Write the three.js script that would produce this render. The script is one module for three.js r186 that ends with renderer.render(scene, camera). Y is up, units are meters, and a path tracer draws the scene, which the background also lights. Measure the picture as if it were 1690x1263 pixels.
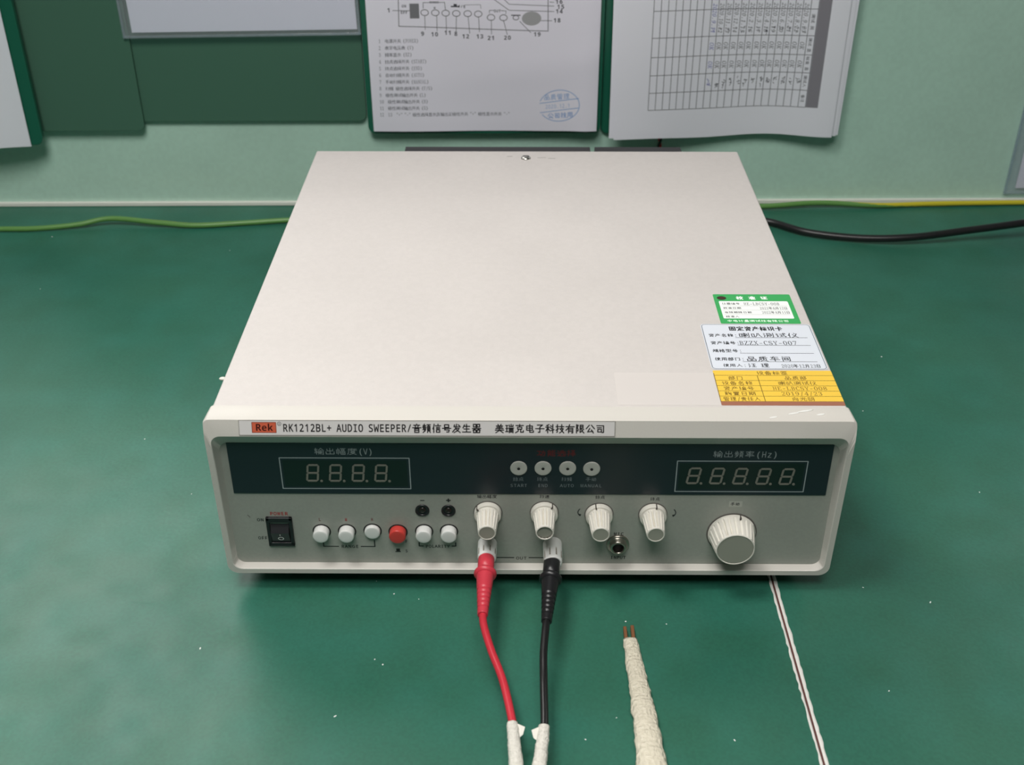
import * as THREE from 'three';
import { RoundedBoxGeometry } from 'three/addons/geometries/RoundedBoxGeometry.js';
import { mergeGeometries, toCreasedNormals, mergeVertices } from 'three/addons/utils/BufferGeometryUtils.js';
import { RectAreaLightUniformsLib } from 'three/addons/lights/RectAreaLightUniformsLib.js';

// ---------------------------------------------------------------- camera, lights, exposure
RectAreaLightUniformsLib.init();
const scene = new THREE.Scene();
scene.background = new THREE.Color(0, 0, 0);
const camera = new THREE.PerspectiveCamera(36.54, 1690 / 1263, 0.02, 30);
camera.rotation.order = 'YXZ';
camera.position.set(-0.0055, 0.4891, 0.5334);
camera.rotation.set(-0.5644, 0.0078, -0.0012);
camera.focus = 0.74;
camera.userData.fStop = 13;
const renderer = new THREE.WebGLRenderer();
renderer.toneMapping = THREE.LinearToneMapping;
renderer.toneMappingExposure = 1.0;
renderer.shadowMap.enabled = true;

const rgb = (r, g, b) => new THREE.Color().setRGB(r, g, b);
const mat = (color, roughness = 0.5, more = {}) => new THREE.MeshStandardMaterial({ color, roughness, ...more });
const phys = (color, roughness, more = {}) => new THREE.MeshPhysicalMaterial({ color, roughness, ...more });

const taken = {};
const numbered = (n) => { taken[n] = (taken[n] ?? -1) + 1; return taken[n] ? n + '_' + String(taken[n]).padStart(3, '0') : n; };
function mesh(name, geometry, material, parent) {
  const m = new THREE.Mesh(geometry, material);
  m.name = parent ? name : numbered(name);
  m.castShadow = m.receiveShadow = true;
  (parent ?? scene).add(m);
  return m;
}
function thing(name, label, category, group) {
  const o = new THREE.Group();
  o.name = numbered(name);
  o.userData = { label, category };
  if (group) o.userData.group = group;
  scene.add(o);
  return o;
}
function tag(o, label, category, group) { o.userData = { label, category }; if (group) o.userData.group = group; return o; }
function structure(o) { o.userData.kind = 'structure'; return o; }
const box = (x0, x1, y0, y1, z0, z1) => new THREE.BoxGeometry(x1 - x0, y1 - y0, z1 - z0).translate((x0 + x1) / 2, (y0 + y1) / 2, (z0 + z1) / 2);
const rbox = (x0, x1, y0, y1, z0, z1, r, s = 2) => new RoundedBoxGeometry(x1 - x0, y1 - y0, z1 - z0, s, r).translate((x0 + x1) / 2, (y0 + y1) / 2, (z0 + z1) / 2);

// lamps: a glowing panel with an area light of its size just below
function lamp(name, label, x, y, z, w, d, radiance, glow, tint = [1, 0.985, 0.95]) {
  const g = thing(name, label, 'lamp');
  g.position.set(x, y, z);
  mesh('housing', rbox(-w / 2 - 0.012, w / 2 + 0.012, 0, 0.03, -d / 2 - 0.012, d / 2 + 0.012, 0.004), mat(rgb(0.8, 0.8, 0.8), 0.5), g);
  mesh('diffuser', box(-w / 2, w / 2, -0.004, 0.002, -d / 2, d / 2), mat(rgb(0.8, 0.8, 0.8), 0.6, { emissive: rgb(...tint), emissiveIntensity: glow }), g);
  const l = new THREE.RectAreaLight(rgb(...tint), radiance, w, d);
  l.name = name + '_light';
  l.rotation.x = -Math.PI / 2;
  l.position.set(0, -0.008, 0);
  g.add(l);
  return g;
}
lamp('bench_lamp', 'square white bench lamp hanging above the left side of the bench', -0.28, 1.12, 0.13, 0.3, 0.3, 22.5, 3);
lamp('unseen_ceiling_lamp', 'long white ceiling lamp panel beyond the green back panel', -1.25, 1.86, -1.75, 1.2, 1.4, 3.9, 3);
lamp('unseen_ceiling_lamp', 'square white fill panel added unseen over the aisle before the bench', -0.05, 1.86, 1.05, 0.8, 0.7, 12, 2);  // added fill for the instrument front and the back panel
lamp('unseen_ceiling_lamp', 'white fill panel added unseen far right to give the mat sheen', 1.95, 1.86, -2.0, 1.0, 1.2, 1.7, 1.5);  // added to lift light and sheen on the right side of the mat

// ---------------------------------------------------------------- room
const ROOM = { x0: -2.6, x1: 2.6, z0: -2.8, z1: 2.6, y0: -0.76, y1: 1.9 };
const plaster = mat(rgb(0.42, 0.42, 0.4), 0.85), floorMat = mat(rgb(0.16, 0.17, 0.17), 0.5);
{
  const { x0, x1, z0, z1, y0, y1 } = ROOM, t = 0.1;
  structure(mesh('floor', box(x0 - t, x1 + t, y0 - t, y0, z0 - t, z1 + t), floorMat));
  structure(mesh('ceiling', box(x0 - t, x1 + t, y1, y1 + t, z0 - t, z1 + t), plaster));
  structure(mesh('wall_left', box(x0 - t, x0, y0, y1, z0 - t, z1 + t), plaster));
  structure(mesh('wall_right', box(x1, x1 + t, y0, y1, z0 - t, z1 + t), plaster));
  structure(mesh('wall_front', box(x0, x1, y0, y1, z1, z1 + t), mat(rgb(0.14, 0.15, 0.16), 0.8)));
  structure(mesh('wall_far', box(x0, x1, y0, y1, z0 - t, z0), plaster));
}

// ---------------------------------------------------------------- seeded noise and canvases
let seedState = 7;
const rnd = () => { seedState = (Math.imul(seedState, 1664525) + 1013904223) >>> 0; return seedState / 4294967296; };
const hash = (x, y, s) => { let h = Math.imul(x, 374761393) + Math.imul(y, 668265263) + Math.imul(s, 974711); h = Math.imul(h ^ (h >>> 13), 1274126177); return ((h ^ (h >>> 16)) >>> 0) / 4294967296; };
function tnoise(u, v, n, s) { // value noise, tiles over u, v in 0..1 with n cells
  const x = u * n, y = v * n, ix = Math.floor(x), iy = Math.floor(y), fx = x - ix, fy = y - iy, a = fx * fx * (3 - 2 * fx), b = fy * fy * (3 - 2 * fy), w = (k) => ((k % n) + n) % n;
  const h = (i, j) => hash(w(ix + i), w(iy + j), s);
  return (h(0, 0) * (1 - a) + h(1, 0) * a) * (1 - b) + (h(0, 1) * (1 - a) + h(1, 1) * a) * b;
}
function dataTexture(n, f, srgb) {
  const d = new Uint8Array(n * n * 4);
  for (let j = 0, o = 0; j < n; j++) for (let i = 0; i < n; i++, o += 4) { const c = f(i / n, j / n); d[o] = c[0] * 255; d[o + 1] = c[1] * 255; d[o + 2] = c[2] * 255; d[o + 3] = 255; }
  const t = new THREE.DataTexture(d, n, n);
  t.wrapS = t.wrapT = THREE.RepeatWrapping;
  t.magFilter = THREE.LinearFilter;
  if (srgb) t.colorSpace = THREE.SRGBColorSpace;
  t.needsUpdate = true;
  return t;
}
function canvas(w, h, fill) {
  const c = document.createElement('canvas');
  c.width = w; c.height = h;
  const x = c.getContext('2d');
  if (fill) { x.fillStyle = fill; x.fillRect(0, 0, w, h); }
  return x;
}
function texture(x) { const t = new THREE.CanvasTexture(x.canvas); t.colorSpace = THREE.SRGBColorSpace; t.magFilter = THREE.LinearFilter; return t; }

// ---------------------------------------------------------------- stroke lettering for the Chinese print (16 x 16 grid, strokes split by |)
const PIECES = {
  '口': '2 3 14 3 14 14 2 14 2 3', '日': '3 1 13 1 13 15 3 15 3 1|3 8 13 8', '亻': '11 0 8 5 2 9|8 5 8 16', '扌': '1 4 14 4|8 0 8 14 5 15|1 11 14 8', '氵': '3 1 9 4|1 6 7 9|2 15 9 10',
  '讠': '4 1 9 4|1 6 8 6 8 14 13 11', '木': '0 5 16 5|8 0 8 16|8 5 1 12|8 6 15 11', '禾': '13 0 3 2|0 5 16 5|8 1 8 16|8 6 1 12|8 6 15 11', '王': '2 2 14 2|3 8 13 8|1 14 15 14|8 2 8 14',
  '阝': '3 0 3 16|3 1 13 1 8 6 13 9 12 12 7 12', '纟': '8 0 2 5 9 5 2 11 12 10|1 15 12 13', '女': '7 0 3 9 12 16|12 4 9 11 1 16|0 5 15 5', '贝': '3 11 3 1 13 1 13 11|8 4 8 9 2 15|9 11 14 15',
  '音': '8 0 8 2|2 2 14 2|5 3 6 6|11 3 10 6|0 7 16 7|4 9 12 9 12 16 4 16 4 9|4 12 12 12',
  '步': '8 0 8 6|8 3 14 3|3 2 3 6|0 6 15 6|8 7 8 12|4 8 2 11|14 8 10 13 2 16', '页': '1 1 15 1|8 1 7 4|3 12 3 4 13 4 13 12|8 6 8 10 2 16|9 12 14 16',
  '言': '8 0 8 2|0 3 16 3|3 6 13 6|3 8.5 13 8.5|3 11 13 11 13 15.5 3 15.5 3 11', '号': '4 1 12 1 12 6 4 6 4 1|0 8 16 8|5 8 4 11 13 11 12 15 8 15', '发': '4 1 3 5 15 5|8 0 6 8 0 15|6 8 13 8 9 13 3 16|6 9 15 16|11 1 14 3',
  '生': '4 1 1 7|3 4 14 4|8 0 8 15|3 9 13 9|0 15 16 15', '器': '2 0 7 0 7 5 2 5 2 0|9 0 14 0 14 5 9 5 9 0|0 8 16 8|8 6 7 8 1 11|9 8 15 11|2 11 7 11 7 16 2 16 2 11|9 11 14 11 14 16 9 16 9 11',
  '美': '5 0 6 2|11 0 10 2|2 3 14 3|3 5.5 13 5.5|1 8 15 8|8 3 8 8|0 11 16 11|8 8 7 12 1 16|9 12 15 16', '耑': '8 0 8 4|2 1 2 4 14 4 14 1|0 7 16 7|8 7 7 9|2 16 2 9 14 9 14 16|6 10 6 15|10 10 10 15',
  '克': '1 2 15 2|8 0 8 5|4 5 12 5 12 9 4 9 4 5|6 9 5 13 0 16|10 9 10 15 15 15 15 12', '电': '2 3 13 3 13 11 2 11 2 3|2 7 13 7|8 0 8 15 15 15 15 12', '子': '3 1 13 1 8 5|8 5 8 15 5 15|0 8 16 8',
  '斗': '2 2 6 4|2 6 6 8|0 12 16 10|11 0 11 16', '支': '1 4 15 4|8 0 8 8|2 8 13 8 9 13 1 16|4 9 15 16', '有': '0 4 16 4|7 0 5 6 0 11|5 16 5 7 13 7 13 16 11 16|5 10 13 10|5 13 13 13',
  '艮': '3 1 12 1 12 7 3 7|3 4 12 4|3 1 3 15 8 13|6 7 9 12 15 16|14 9 9 11', '公': '6 1 0 8|10 1 16 8|7 7 3 14 13 13|10 10 14 16', '司': '1 2 14 2 14 15 11 15|2 6 10 6|3 9 10 9 10 14 3 14 3 9',
  '车旁': '1 3 15 3|7 0 3 8 15 8|9 5 9 16|0 12 16 11', '俞': '8 0 0 6|8 0 16 6|5 6 11 6|1 16 1 8 7 8 7 16|1 11 7 11|1 13 7 13|10 8 10 13|15 7 15 16 12 16', '出': '8 0 8 15|3 2 3 7 13 7 13 2|1 9 1 15 15 15 15 9',
  '巾': '1 14 1 4 15 4 15 13|8 0 8 16', '畐': '0 1 16 1|4 3 12 3 12 6 4 6 4 3|2 8 14 8 14 16 2 16 2 8|8 8 8 16|2 12 14 12', '度': '8 0 8 2|2 2 16 2|2 2 2 10 0 16|4 5 16 5|7 3 7 8 12 8 12 3|5 10 13 10 9 14 3 16|6 11 15 16',
  '率': '8 0 8 2|1 2 15 2|8 2 5 5 10 5 5 9 11 9|2 5 4 7|14 4 12 6|2 10 4 9|14 10 12 9|0 12 16 12|8 9 8 16', '功': '0 3 7 3|4 3 4 12|0 13 8 11|8 5 15 5 14 14 11 15|12 1 11 8 7 15',
  '能': '4 0 1 4 7 4|6 2 8 5|2 16 2 7 7 7 7 15|2 10 7 10|2 12 7 12|10 0 10 6 15 6|15 1 10 4|10 8 10 15 15 15 15 13|15 9 10 12', '选': '1 2 3 4|0 8 4 8 4 13 1 15|3 13 6 15 16 15|8 1 7 4|6 4 15 4|11 0 11 7|5 7 16 7|9 7 6 13|12 7 12 12 16 12 16 10',
  '择右': '2 1 13 1 8 6 1 8|5 3 15 8|3 9 13 9|0 12 16 12|8 7 8 16', '台': '7 0 3 6 13 6|10 3 15 7|3 9 13 9 13 15 3 15 3 9', '点': '8 0 8 5|8 2 14 2|3 5 13 5 13 10 3 10 3 5|2 12 1 16|6 12 6 15|10 12 11 15|13 12 15 16',
  '冬': '6 0 1 7|5 3 13 3 8 8 1 12|5 5 15 11|7 10 11 12|5 13 11 16', '彐': '2 3 13 3 13 14 2 14|3 8 13 8', '自': '8 0 6 3|3 3 13 3 13 15 3 15 3 3|3 7 13 7|3 11 13 11',
  '动': '1 3 7 3|0 7 8 7|4 7 1 13 8 12|6 9 8 13|8 5 15 5 14 14 12 15|12 1 11 8 8 15', '手': '13 0 3 2|3 5 13 5|0 9 16 9|8 1 8 15 5 15', '速': '1 2 3 4|0 8 4 8 4 13 1 15|3 13 6 15 16 15|6 3 16 3|7 5 15 5 15 8 7 8 7 5|11 1 11 14|11 8 6 12|11 8 16 12',
  '交': '8 0 8 2|0 3 16 3|5 4 2 8|11 4 14 8|12 7 8 12 1 16|4 7 8 12 15 16', '准': '1 3 4 5|1 13 5 8|8 0 5 6|6 4 6 16|6 4 16 4|6 8 15 8|6 11 15 11|6 15 16 15|11 1 12 3|11 4 11 15', '正': '1 2 15 2|8 2 8 14|8 8 14 8|3 6 3 14|0 14 16 14',
  '固': '1 1 15 1 15 15 1 15 1 1|4 5 12 5|8 3 8 8|5 8 11 8 11 12 5 12 5 8', '定': '8 0 8 2|1 5 1 2 15 2 15 5|4 6 12 6|8 6 8 14|8 10 13 10|5 9 4 13 1 16|3 13 8 15 16 15',
  '资': '2 1 4 3|1 6 5 4|8 0 6 4|7 2 15 2 13 4|11 3 10 5 6 8|11 4 15 8|4 14 4 9 12 9 12 14|8 10 8 13 3 16|9 14 13 16', '产': '8 0 8 2|2 3 14 3|5 4 6 7|11 4 10 7|2 8 15 8|2 8 2 12 0 16', '示': '3 2 13 2|0 6 16 6|8 6 8 15 6 15|4 9 1 14|12 9 15 14',
  '只': '3 1 13 1 13 8 3 8 3 1|5 10 2 15|11 10 14 15', '卡': '8 0 8 7|8 3 14 3|0 7 16 7|8 7 8 16|9 10 13 12', '名': '7 0 2 7|6 3 13 3 8 9 1 13|5 5 8 7|5 10 13 10 13 16 5 16 5 10', '尔': '5 0 2 6|4 3 15 3 13 6|9 4 9 15 7 15|5 8 3 13|12 8 15 13',
  '扁': '8 0 9 2|3 3 14 3 14 6 3 6|3 3 3 9 1 16|5 9 15 9 15 16|5 9 5 16|8 9 8 15|12 9 12 15|5 12 15 12', '规': '1 4 8 4|0 8 8 8|4 0 4 8 0 15|5 9 8 13|10 9 10 1 15 1 15 9|12 3 12 8 9 15|13 9 13 15 16 15 16 12', '各': '6 0 1 7|5 2 13 2 7 8 1 10|5 4 15 10|4 11 13 11 13 16 4 16 4 11',
  '型': '1 1 9 1|0 4 9 4|3 1 3 5 1 8|7 1 7 8|11 1 11 6|15 0 15 8 13 8|3 11 13 11|8 8 8 15|0 15 16 15', '吏': '1 3 15 3|3 5 13 5 13 9 3 9 3 5|8 0 8 10 1 16|4 11 15 16', '用': '2 1 14 1 14 15 12 15|2 1 2 10 0 16|2 5 14 5|2 10 14 10|8 1 8 15',
  '咅': '8 0 8 2|0 3 16 3|4 4 5 7|12 4 11 7|0 8 16 8|2 10 14 10 14 16 2 16 2 10', '门': '2 1 4 3|2 4 2 16|6 2 14 2 14 15 11 15', '人': '8 1 7 8 1 15|8 5 15 15', '剌': '0 2 9 2|1 5 8 5 8 9 1 9 1 5|5 0 5 16|5 9 0 14|5 9 9 13|11 3 11 11|15 0 15 15 13 15',
  '八': '6 1 5 8 0 15|9 1 11 9 16 15', '则': '1 1 8 1 8 11|1 1 1 11|4 4 4 9 0 15|5 11 8 14|11 3 11 11|15 0 15 15 13 15', '式': '0 4 15 4|2 8 8 8|5 8 5 13|1 14 9 12|10 0 11 9 15 15 16 12|13 0 15 2', '义': '7 0 9 3|13 2 9 11 1 16|3 5 8 11 15 16',
  '品': '4 1 12 1 12 6 4 6 4 1|1 9 7 9 7 15 1 15 1 9|9 9 15 9 15 15 9 15 9 9', '质': '13 0 3 2|3 2 3 9 0 16|3 4 15 4|9 2 9 6|5 12 5 7 13 7 13 12|9 8 9 12 4 16|10 13 15 16', '车': '2 2 14 2|7 0 3 7 14 7|8 4 8 16|0 11 16 11',
  '间': '2 0 4 2|2 4 2 16|6 1 14 1 14 15 12 15|5 5 11 5 11 12 5 12 5 5|5 8 11 8', '殳': '4 1 3 5 1 7|4 1 11 1 11 5 15 5|2 8 13 8 8 13 1 16|4 9 15 16', '备': '6 0 1 6|5 2 12 2 7 6 0 9|4 3 15 9|3 9 13 9 13 16 3 16 3 9|8 9 8 16|3 12 13 12',
  '签': '3 0 1 4|3 1 7 1|5 2 6 4|10 0 8 4|10 1 15 1|12 2 13 4|8 4 1 9|8 4 15 9|5 9 11 9|3 10 5 13|8 10 8 13|13 10 10 14|1 15 15 15', '勾': '4 0 1 7|3 4 14 4 13 15 10 15|7 6 4 11 10 10|9 8 11 12', '置': '2 1 14 1 14 4 2 4 2 1|6 1 6 4|10 1 10 4|1 6 15 6|8 4 8 8|4 8 12 8 12 14 4 14 4 8|4 10 12 10|4 12 12 12|1 15 15 15',
  '期': '0 3 9 3|2 0 2 11|7 0 7 11|2 6 7 6|2 8 7 8|0 11 9 11|3 12 1 15|6 12 8 15|11 1 15 1 15 15 13 15|11 1 11 9 9 15|11 5 15 5|11 9 15 9', '管': '3 0 1 3|3 1 7 1|10 0 8 3|10 1 15 1|8 3 8 5|1 8 1 5 15 5 15 8|4 16 4 8 12 8 12 11 4 11|4 13 13 13 13 16 4 16',
  '里': '2 1 14 1 14 8 2 8 2 1|2 4.5 14 4.5|8 1 8 15|3 11 13 11|0 15 16 15', '责': '3 2 13 2|2 4.5 14 4.5|0 7 16 7|8 0 8 7|4 13 4 8.5 12 8.5 12 13|8 10 8 13 2 16|9 13 14 16', '壬': '13 1 3 3|8 2 8 14|0 8 16 8|2 14 14 14', '向': '8 0 5 4|2 16 2 4 14 4 14 15 11 15|5 8 11 8 11 12 5 12 5 8',
  '光': '8 0 8 7|3 1 5 5|13 1 11 5|0 7 16 7|6 7 5 12 0 16|10 7 10 15 15 15 16 12', '月': '4 1 13 1 13 15 10 15|4 1 4 10 1 16|4 5 13 5|4 10 13 10', '年': '4 0 1 5|4 2 14 2|4 6 13 6|4 6 4 11|0 11 16 11|9 2 9 16', '开': '1 2 15 2|0 8 16 8|5 2 5 9 1 16|11 2 11 16',
  '关': '4 0 6 3|12 0 10 3|2 4 14 4|0 9 16 9|8 4 7 10 1 16|9 10 15 16', '原': '2 1 16 1|2 1 2 9 0 16|9 1 8 3|5 4 13 4 13 9 5 9 5 4|5 6.5 13 6.5|9 9 9 15 7 15|5 11 3 15|13 11 15 14', '压': '2 1 15 1|2 1 2 9 0 16|5 8 14 8|9 4 9 14|3 14 16 14|12 10 14 12',
  '表': '3 2 13 2|2 4.5 14 4.5|0 7 16 7|8 0 8 7 0 13|5 10 5 15 9 13|8 7 11 12 16 15|14 9 10 11', '显': '3 1 13 1 13 7 3 7 3 1|3 4 13 4|6 8 6 15|10 8 10 15|2 10 4 13|14 10 12 13|0 15 16 15', '字': '8 0 8 2|1 5 1 2 15 2 15 5|4 6 12 6 8 9|8 9 8 15 6 15|1 11 15 11',
  '及': '1 1 11 1 8 6 14 6 8 13 1 16|4 3 3 10 0 16|5 7 15 16', '忄': '3 5 1 9|8 0 8 16|11 4 15 7', '十': '0 7 16 7|8 0 8 16', '量': '4 0 12 0 12 5 4 5 4 0|4 2.5 12 2.5|0 7 16 7|3 9 13 9 13 12 3 12 3 9|8 9 8 15|2 13.5 14 13.5|0 15.5 16 15.5', '中': '2 4 14 4 14 10 2 10 2 4|8 0 8 16', '主': '8 0 8 3|1 3 15 3|3 9 13 9|0 15 16 15|8 3 8 15',
};
const JOINED = { // characters put together from a left and a right piece: [left, right, width of the left]
  '频': ['步', '页', 0.5], '信': ['亻', '言', 0.34], '瑞': ['王', '耑', 0.38], '科': ['禾', '斗', 0.5], '技': ['扌', '支', 0.4], '限': ['阝', '艮', 0.36], '输': ['车旁', '俞', 0.42], '幅': ['巾', '畐', 0.4], '择': ['扌', '择右', 0.4], '始': ['女', '台', 0.46], '终': ['纟', '冬', 0.4],
  '扫': ['扌', '彐', 0.45], '校': ['木', '交', 0.42], '证': ['讠', '正', 0.38], '标': ['木', '示', 0.42], '识': ['讠', '只', 0.38], '称': ['禾', '尔', 0.44], '编': ['纟', '扁', 0.38], '格': ['木', '各', 0.42], '使': ['亻', '吏', 0.34], '部': ['咅', '阝', 0.58], '喇': ['口', '剌', 0.32], '叭': ['口', '八', 0.36],
  '测': ['氵', '则', 0.3], '试': ['讠', '式', 0.36], '仪': ['亻', '义', 0.34], '设': ['讠', '殳', 0.38], '购': ['贝', '勾', 0.45], '理': ['王', '里', 0.4], '任': ['亻', '壬', 0.34], '明': ['日', '月', 0.42], '源': ['氵', '原', 0.3], '极': ['木', '及', 0.42], '性': ['忄', '生', 0.36], '计': ['讠', '十', 0.38], '汪': ['氵', '王', 0.36], '注': ['氵', '主', 0.36],
};
function strokes(ctx, piece, x, y, w, h) {
  ctx.beginPath();
  for (const s of PIECES[piece].split('|')) s.trim().split(' ').map(Number).forEach((v, i, a) => { if (i % 2) { const px = x + a[i - 1] / 16 * w, py = y + v / 16 * h; i === 1 ? ctx.moveTo(px, py) : ctx.lineTo(px, py); } });
  ctx.stroke();
}
// writes a line of mixed text from (x, y) = left, middle; size = height of the letters
function write(ctx, text, x, y, size, o = {}) {
  const { color = '#111', weight = 0.1, stretch = 1, gap = 0.14, font = 'sans-serif', align = 'left', bold = '', latin = 0.62, fit = 0, heavy = 0 } = o;
  const isHan = (c) => PIECES[c] || JOINED[c];
  const adv = (c) => (isHan(c) ? size * (1 + gap) : c === ' ' ? size * 0.45 : size * latin) * stretch;
  let total = 0;
  for (const c of text) total += adv(c);
  const k = fit ? fit / total : 1;
  let px = align === 'center' ? x - total * k / 2 : align === 'right' ? x - total * k : x;
  ctx.strokeStyle = ctx.fillStyle = color;
  ctx.lineCap = 'round'; ctx.lineJoin = 'round';
  for (const c of text) {
    const a = adv(c) * k;
    if (isHan(c)) {
      ctx.lineWidth = size * weight;
      const w = a / (1 + gap), m = size * 0.03;
      if (JOINED[c]) {
        const [l, r, f] = JOINED[c];
        strokes(ctx, l, px + m, y - size / 2 + m, w * f - 2.2 * m, size - 2 * m);
        strokes(ctx, r, px + w * f + m * 0.6, y - size / 2 + m, w * (1 - f) - 2 * m, size - 2 * m);
      } else strokes(ctx, c, px + m, y - size / 2 + m, w - 2 * m, size - 2 * m);
    } else if (c !== ' ') {
      ctx.save();
      ctx.translate(px + a / 2, y + size * 0.46);
      ctx.font = `${bold} ${size * 1.25}px ${font}`;
      ctx.textAlign = 'center';
      const mw = ctx.measureText(c).width;
      if (mw > a * 0.92) ctx.scale(a * 0.92 / mw, 1);
      ctx.fillText(c, 0, 0);
      if (heavy) { ctx.lineWidth = size * heavy; ctx.strokeText(c, 0, 0); }
      ctx.restore();
    }
    px += a;
  }
  return px;
}
function scribble(ctx, x, y, w, h, n, color, width) { // handwriting-like strokes
  ctx.strokeStyle = color; ctx.lineWidth = width; ctx.lineCap = ctx.lineJoin = 'round';
  ctx.beginPath();
  for (let i = 0; i < n; i++) {
    const a = x + rnd() * w * 0.7, b = y + rnd() * h;
    ctx.moveTo(a, b);
    ctx.lineTo(a + (0.15 + rnd() * 0.35) * w, b + (rnd() - 0.5) * h * 0.5);
    if (rnd() > 0.5) ctx.lineTo(a + rnd() * w * 0.3, b + rnd() * h * 0.6);
  }
  ctx.stroke();
}

// ---------------------------------------------------------------- bench, mat, back panel
const matColor = dataTexture(2048, (u, v) => {
  const a = tnoise(u, v, 5, 1), b = tnoise(u, v, 37, 2), c = tnoise(u, v, 640, 3), d = tnoise(u, v, 14, 4);
  const k = 0.9 + 0.1 * a + 0.07 * (b - 0.5) + 0.08 * (c - 0.5) + 0.06 * (d - 0.5);
  return [0.185 * k + 0.03 * (d - 0.5), 0.435 * k, 0.358 * k + 0.015 * (b - 0.5)].map((x) => Math.min(1, Math.max(0, x)));
}, true);
const scratchCanvas = canvas(2048, 2048, 'rgb(128,128,128)');
for (let i = 0; i < 420; i++) { // faint scratches and scuffs in the sheen of the mat
  const x = rnd() * 2048, y = rnd() * 2048, a = rnd() * 6.3, l = 8 + rnd() * 50, g = rnd() > 0.5 ? 165 + rnd() * 50 : 90 + rnd() * 25;
  scratchCanvas.strokeStyle = `rgba(${g | 0},${g | 0},${g | 0},${0.25 + rnd() * 0.4})`;
  scratchCanvas.lineWidth = 0.8 + rnd() * 1.6;
  scratchCanvas.beginPath(); scratchCanvas.moveTo(x, y); scratchCanvas.quadraticCurveTo(x + Math.cos(a) * l * 0.6 + rnd() * 8, y + Math.sin(a) * l * 0.4, x + Math.cos(a) * l, y + Math.sin(a) * l); scratchCanvas.stroke();
}
const sd = scratchCanvas.getImageData(0, 0, 2048, 2048).data;
const matRough = dataTexture(2048, (u, v) => {
  const s = sd[((v * 2048 | 0) * 2048 + (u * 2048 | 0)) * 4] / 255;
  const k = 0.43 + 0.06 * (tnoise(u, v, 9, 11) - 0.5) + 0.06 * (tnoise(u, v, 60, 12) - 0.5) + (s - 0.5) * 0.35;
  return [k, k, k];
});
const matBump = dataTexture(1024, (u, v) => { const k = 0.5 + 0.3 * (tnoise(u, v, 480, 21) - 0.5) + 0.2 * (tnoise(u, v, 120, 22) - 0.5); return [k, k, k]; });
const matMaterial = mat(0xffffff, 1, { map: matColor, roughnessMap: matRough, bumpMap: matBump, bumpScale: 0.00012 });
function planarUV(g, size, ax = 0, ay = 2) { // uv in tiles of `size` metres
  const p = g.attributes.position, uv = new Float32Array(p.count * 2);
  for (let i = 0; i < p.count; i++) { uv[2 * i] = p.getComponent(i, ax) / size; uv[2 * i + 1] = p.getComponent(i, ay) / size; }
  g.setAttribute('uv', new THREE.BufferAttribute(uv, 2));
  return g;
}
const bench = thing('workbench', 'long workbench under the green rubber mat', 'workbench');
const benchMat = mat(rgb(0.45, 0.46, 0.45), 0.5);
mesh('tabletop', rbox(-1.3, 1.3, -0.042, -0.002, -0.6, 0.3, 0.003), benchMat, bench);
for (const x of [-1.25, 1.25]) for (const z of [-0.56, 0.26]) mesh('leg', box(x - 0.02, x + 0.02, -0.76, -0.042, z - 0.02, z + 0.02), benchMat, bench);
// the mat lies in two pieces that meet in a seam running towards the wall
function matPiece(label, pts) {
  const s = new THREE.Shape(pts.map(([x, z]) => new THREE.Vector2(x, -z)));
  const g = new THREE.ExtrudeGeometry(s, { depth: 0.002, bevelEnabled: false }).rotateX(-Math.PI / 2).translate(0, -0.002, 0);
  return tag(mesh('rubber_mat', planarUV(g, 0.8), matMaterial), label, 'mat');
}
const sx0 = 0.1462, sx1 = 0.1545;
matPiece('wide green rubber mat under the signal generator and the two test leads', [[-1.3, -0.6], [sx0 - 0.0012, -0.6], [sx1 - 0.0012, 0.3], [-1.3, 0.3]]);
matPiece('green rubber mat beyond the white seam beside the black power cord', [[sx0 + 0.0012, -0.6], [1.3, -0.6], [1.3, 0.3], [sx1 + 0.0012, 0.3]]);
{ // frayed white backing that shows along both cut edges
  const seam = thing('mat_seam', 'frayed white double line of the seam between the green mats', 'seam');
  const white = mat(rgb(0.78, 0.76, 0.72), 0.8);
  for (const s of [-1, 1]) {
    const n = 260, pos = [], idx = [];
    for (let i = 0; i <= n; i++) {
      const t = i / n, z = -0.6 + 0.9 * t, x = sx0 + (sx1 - sx0) * t, inner = x + s * 0.0007, w = (s > 0 ? 0.0017 : 0.0011) + 0.0007 * (rnd() - 0.35) * (s > 0 ? 1 : 1.2), h = 0.0004 + 0.0003 * rnd();
      pos.push(inner, -0.001, z, inner, h, z, inner + s * w, h * 0.8, z, inner + s * w, -0.001, z);
      if (i) for (let k = 0; k < 3; k++) { const a = (i - 1) * 4 + k, b = i * 4 + k; s > 0 ? idx.push(a, b, a + 1, a + 1, b, b + 1) : idx.push(a, a + 1, b, a + 1, b + 1, b); }
    }
    const g = new THREE.BufferGeometry();
    g.setAttribute('position', new THREE.Float32BufferAttribute(pos, 3)); g.setIndex(idx); g.computeVertexNormals();
    mesh('cut_edge', g, white, seam);
  }
  const gp = new THREE.Shape([[sx0 - 0.0008, 0.6], [sx0 + 0.0008, 0.6], [sx1 + 0.0008, -0.3], [sx1 - 0.0008, -0.3]].map((p) => new THREE.Vector2(...p)));
  mesh('gap', new THREE.ExtrudeGeometry(gp, { depth: 0.0008, bevelEnabled: false }).rotateX(-Math.PI / 2).translate(0, -0.0009, 0), mat(rgb(0.1, 0.035, 0.03), 0.8), seam);
}
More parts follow.
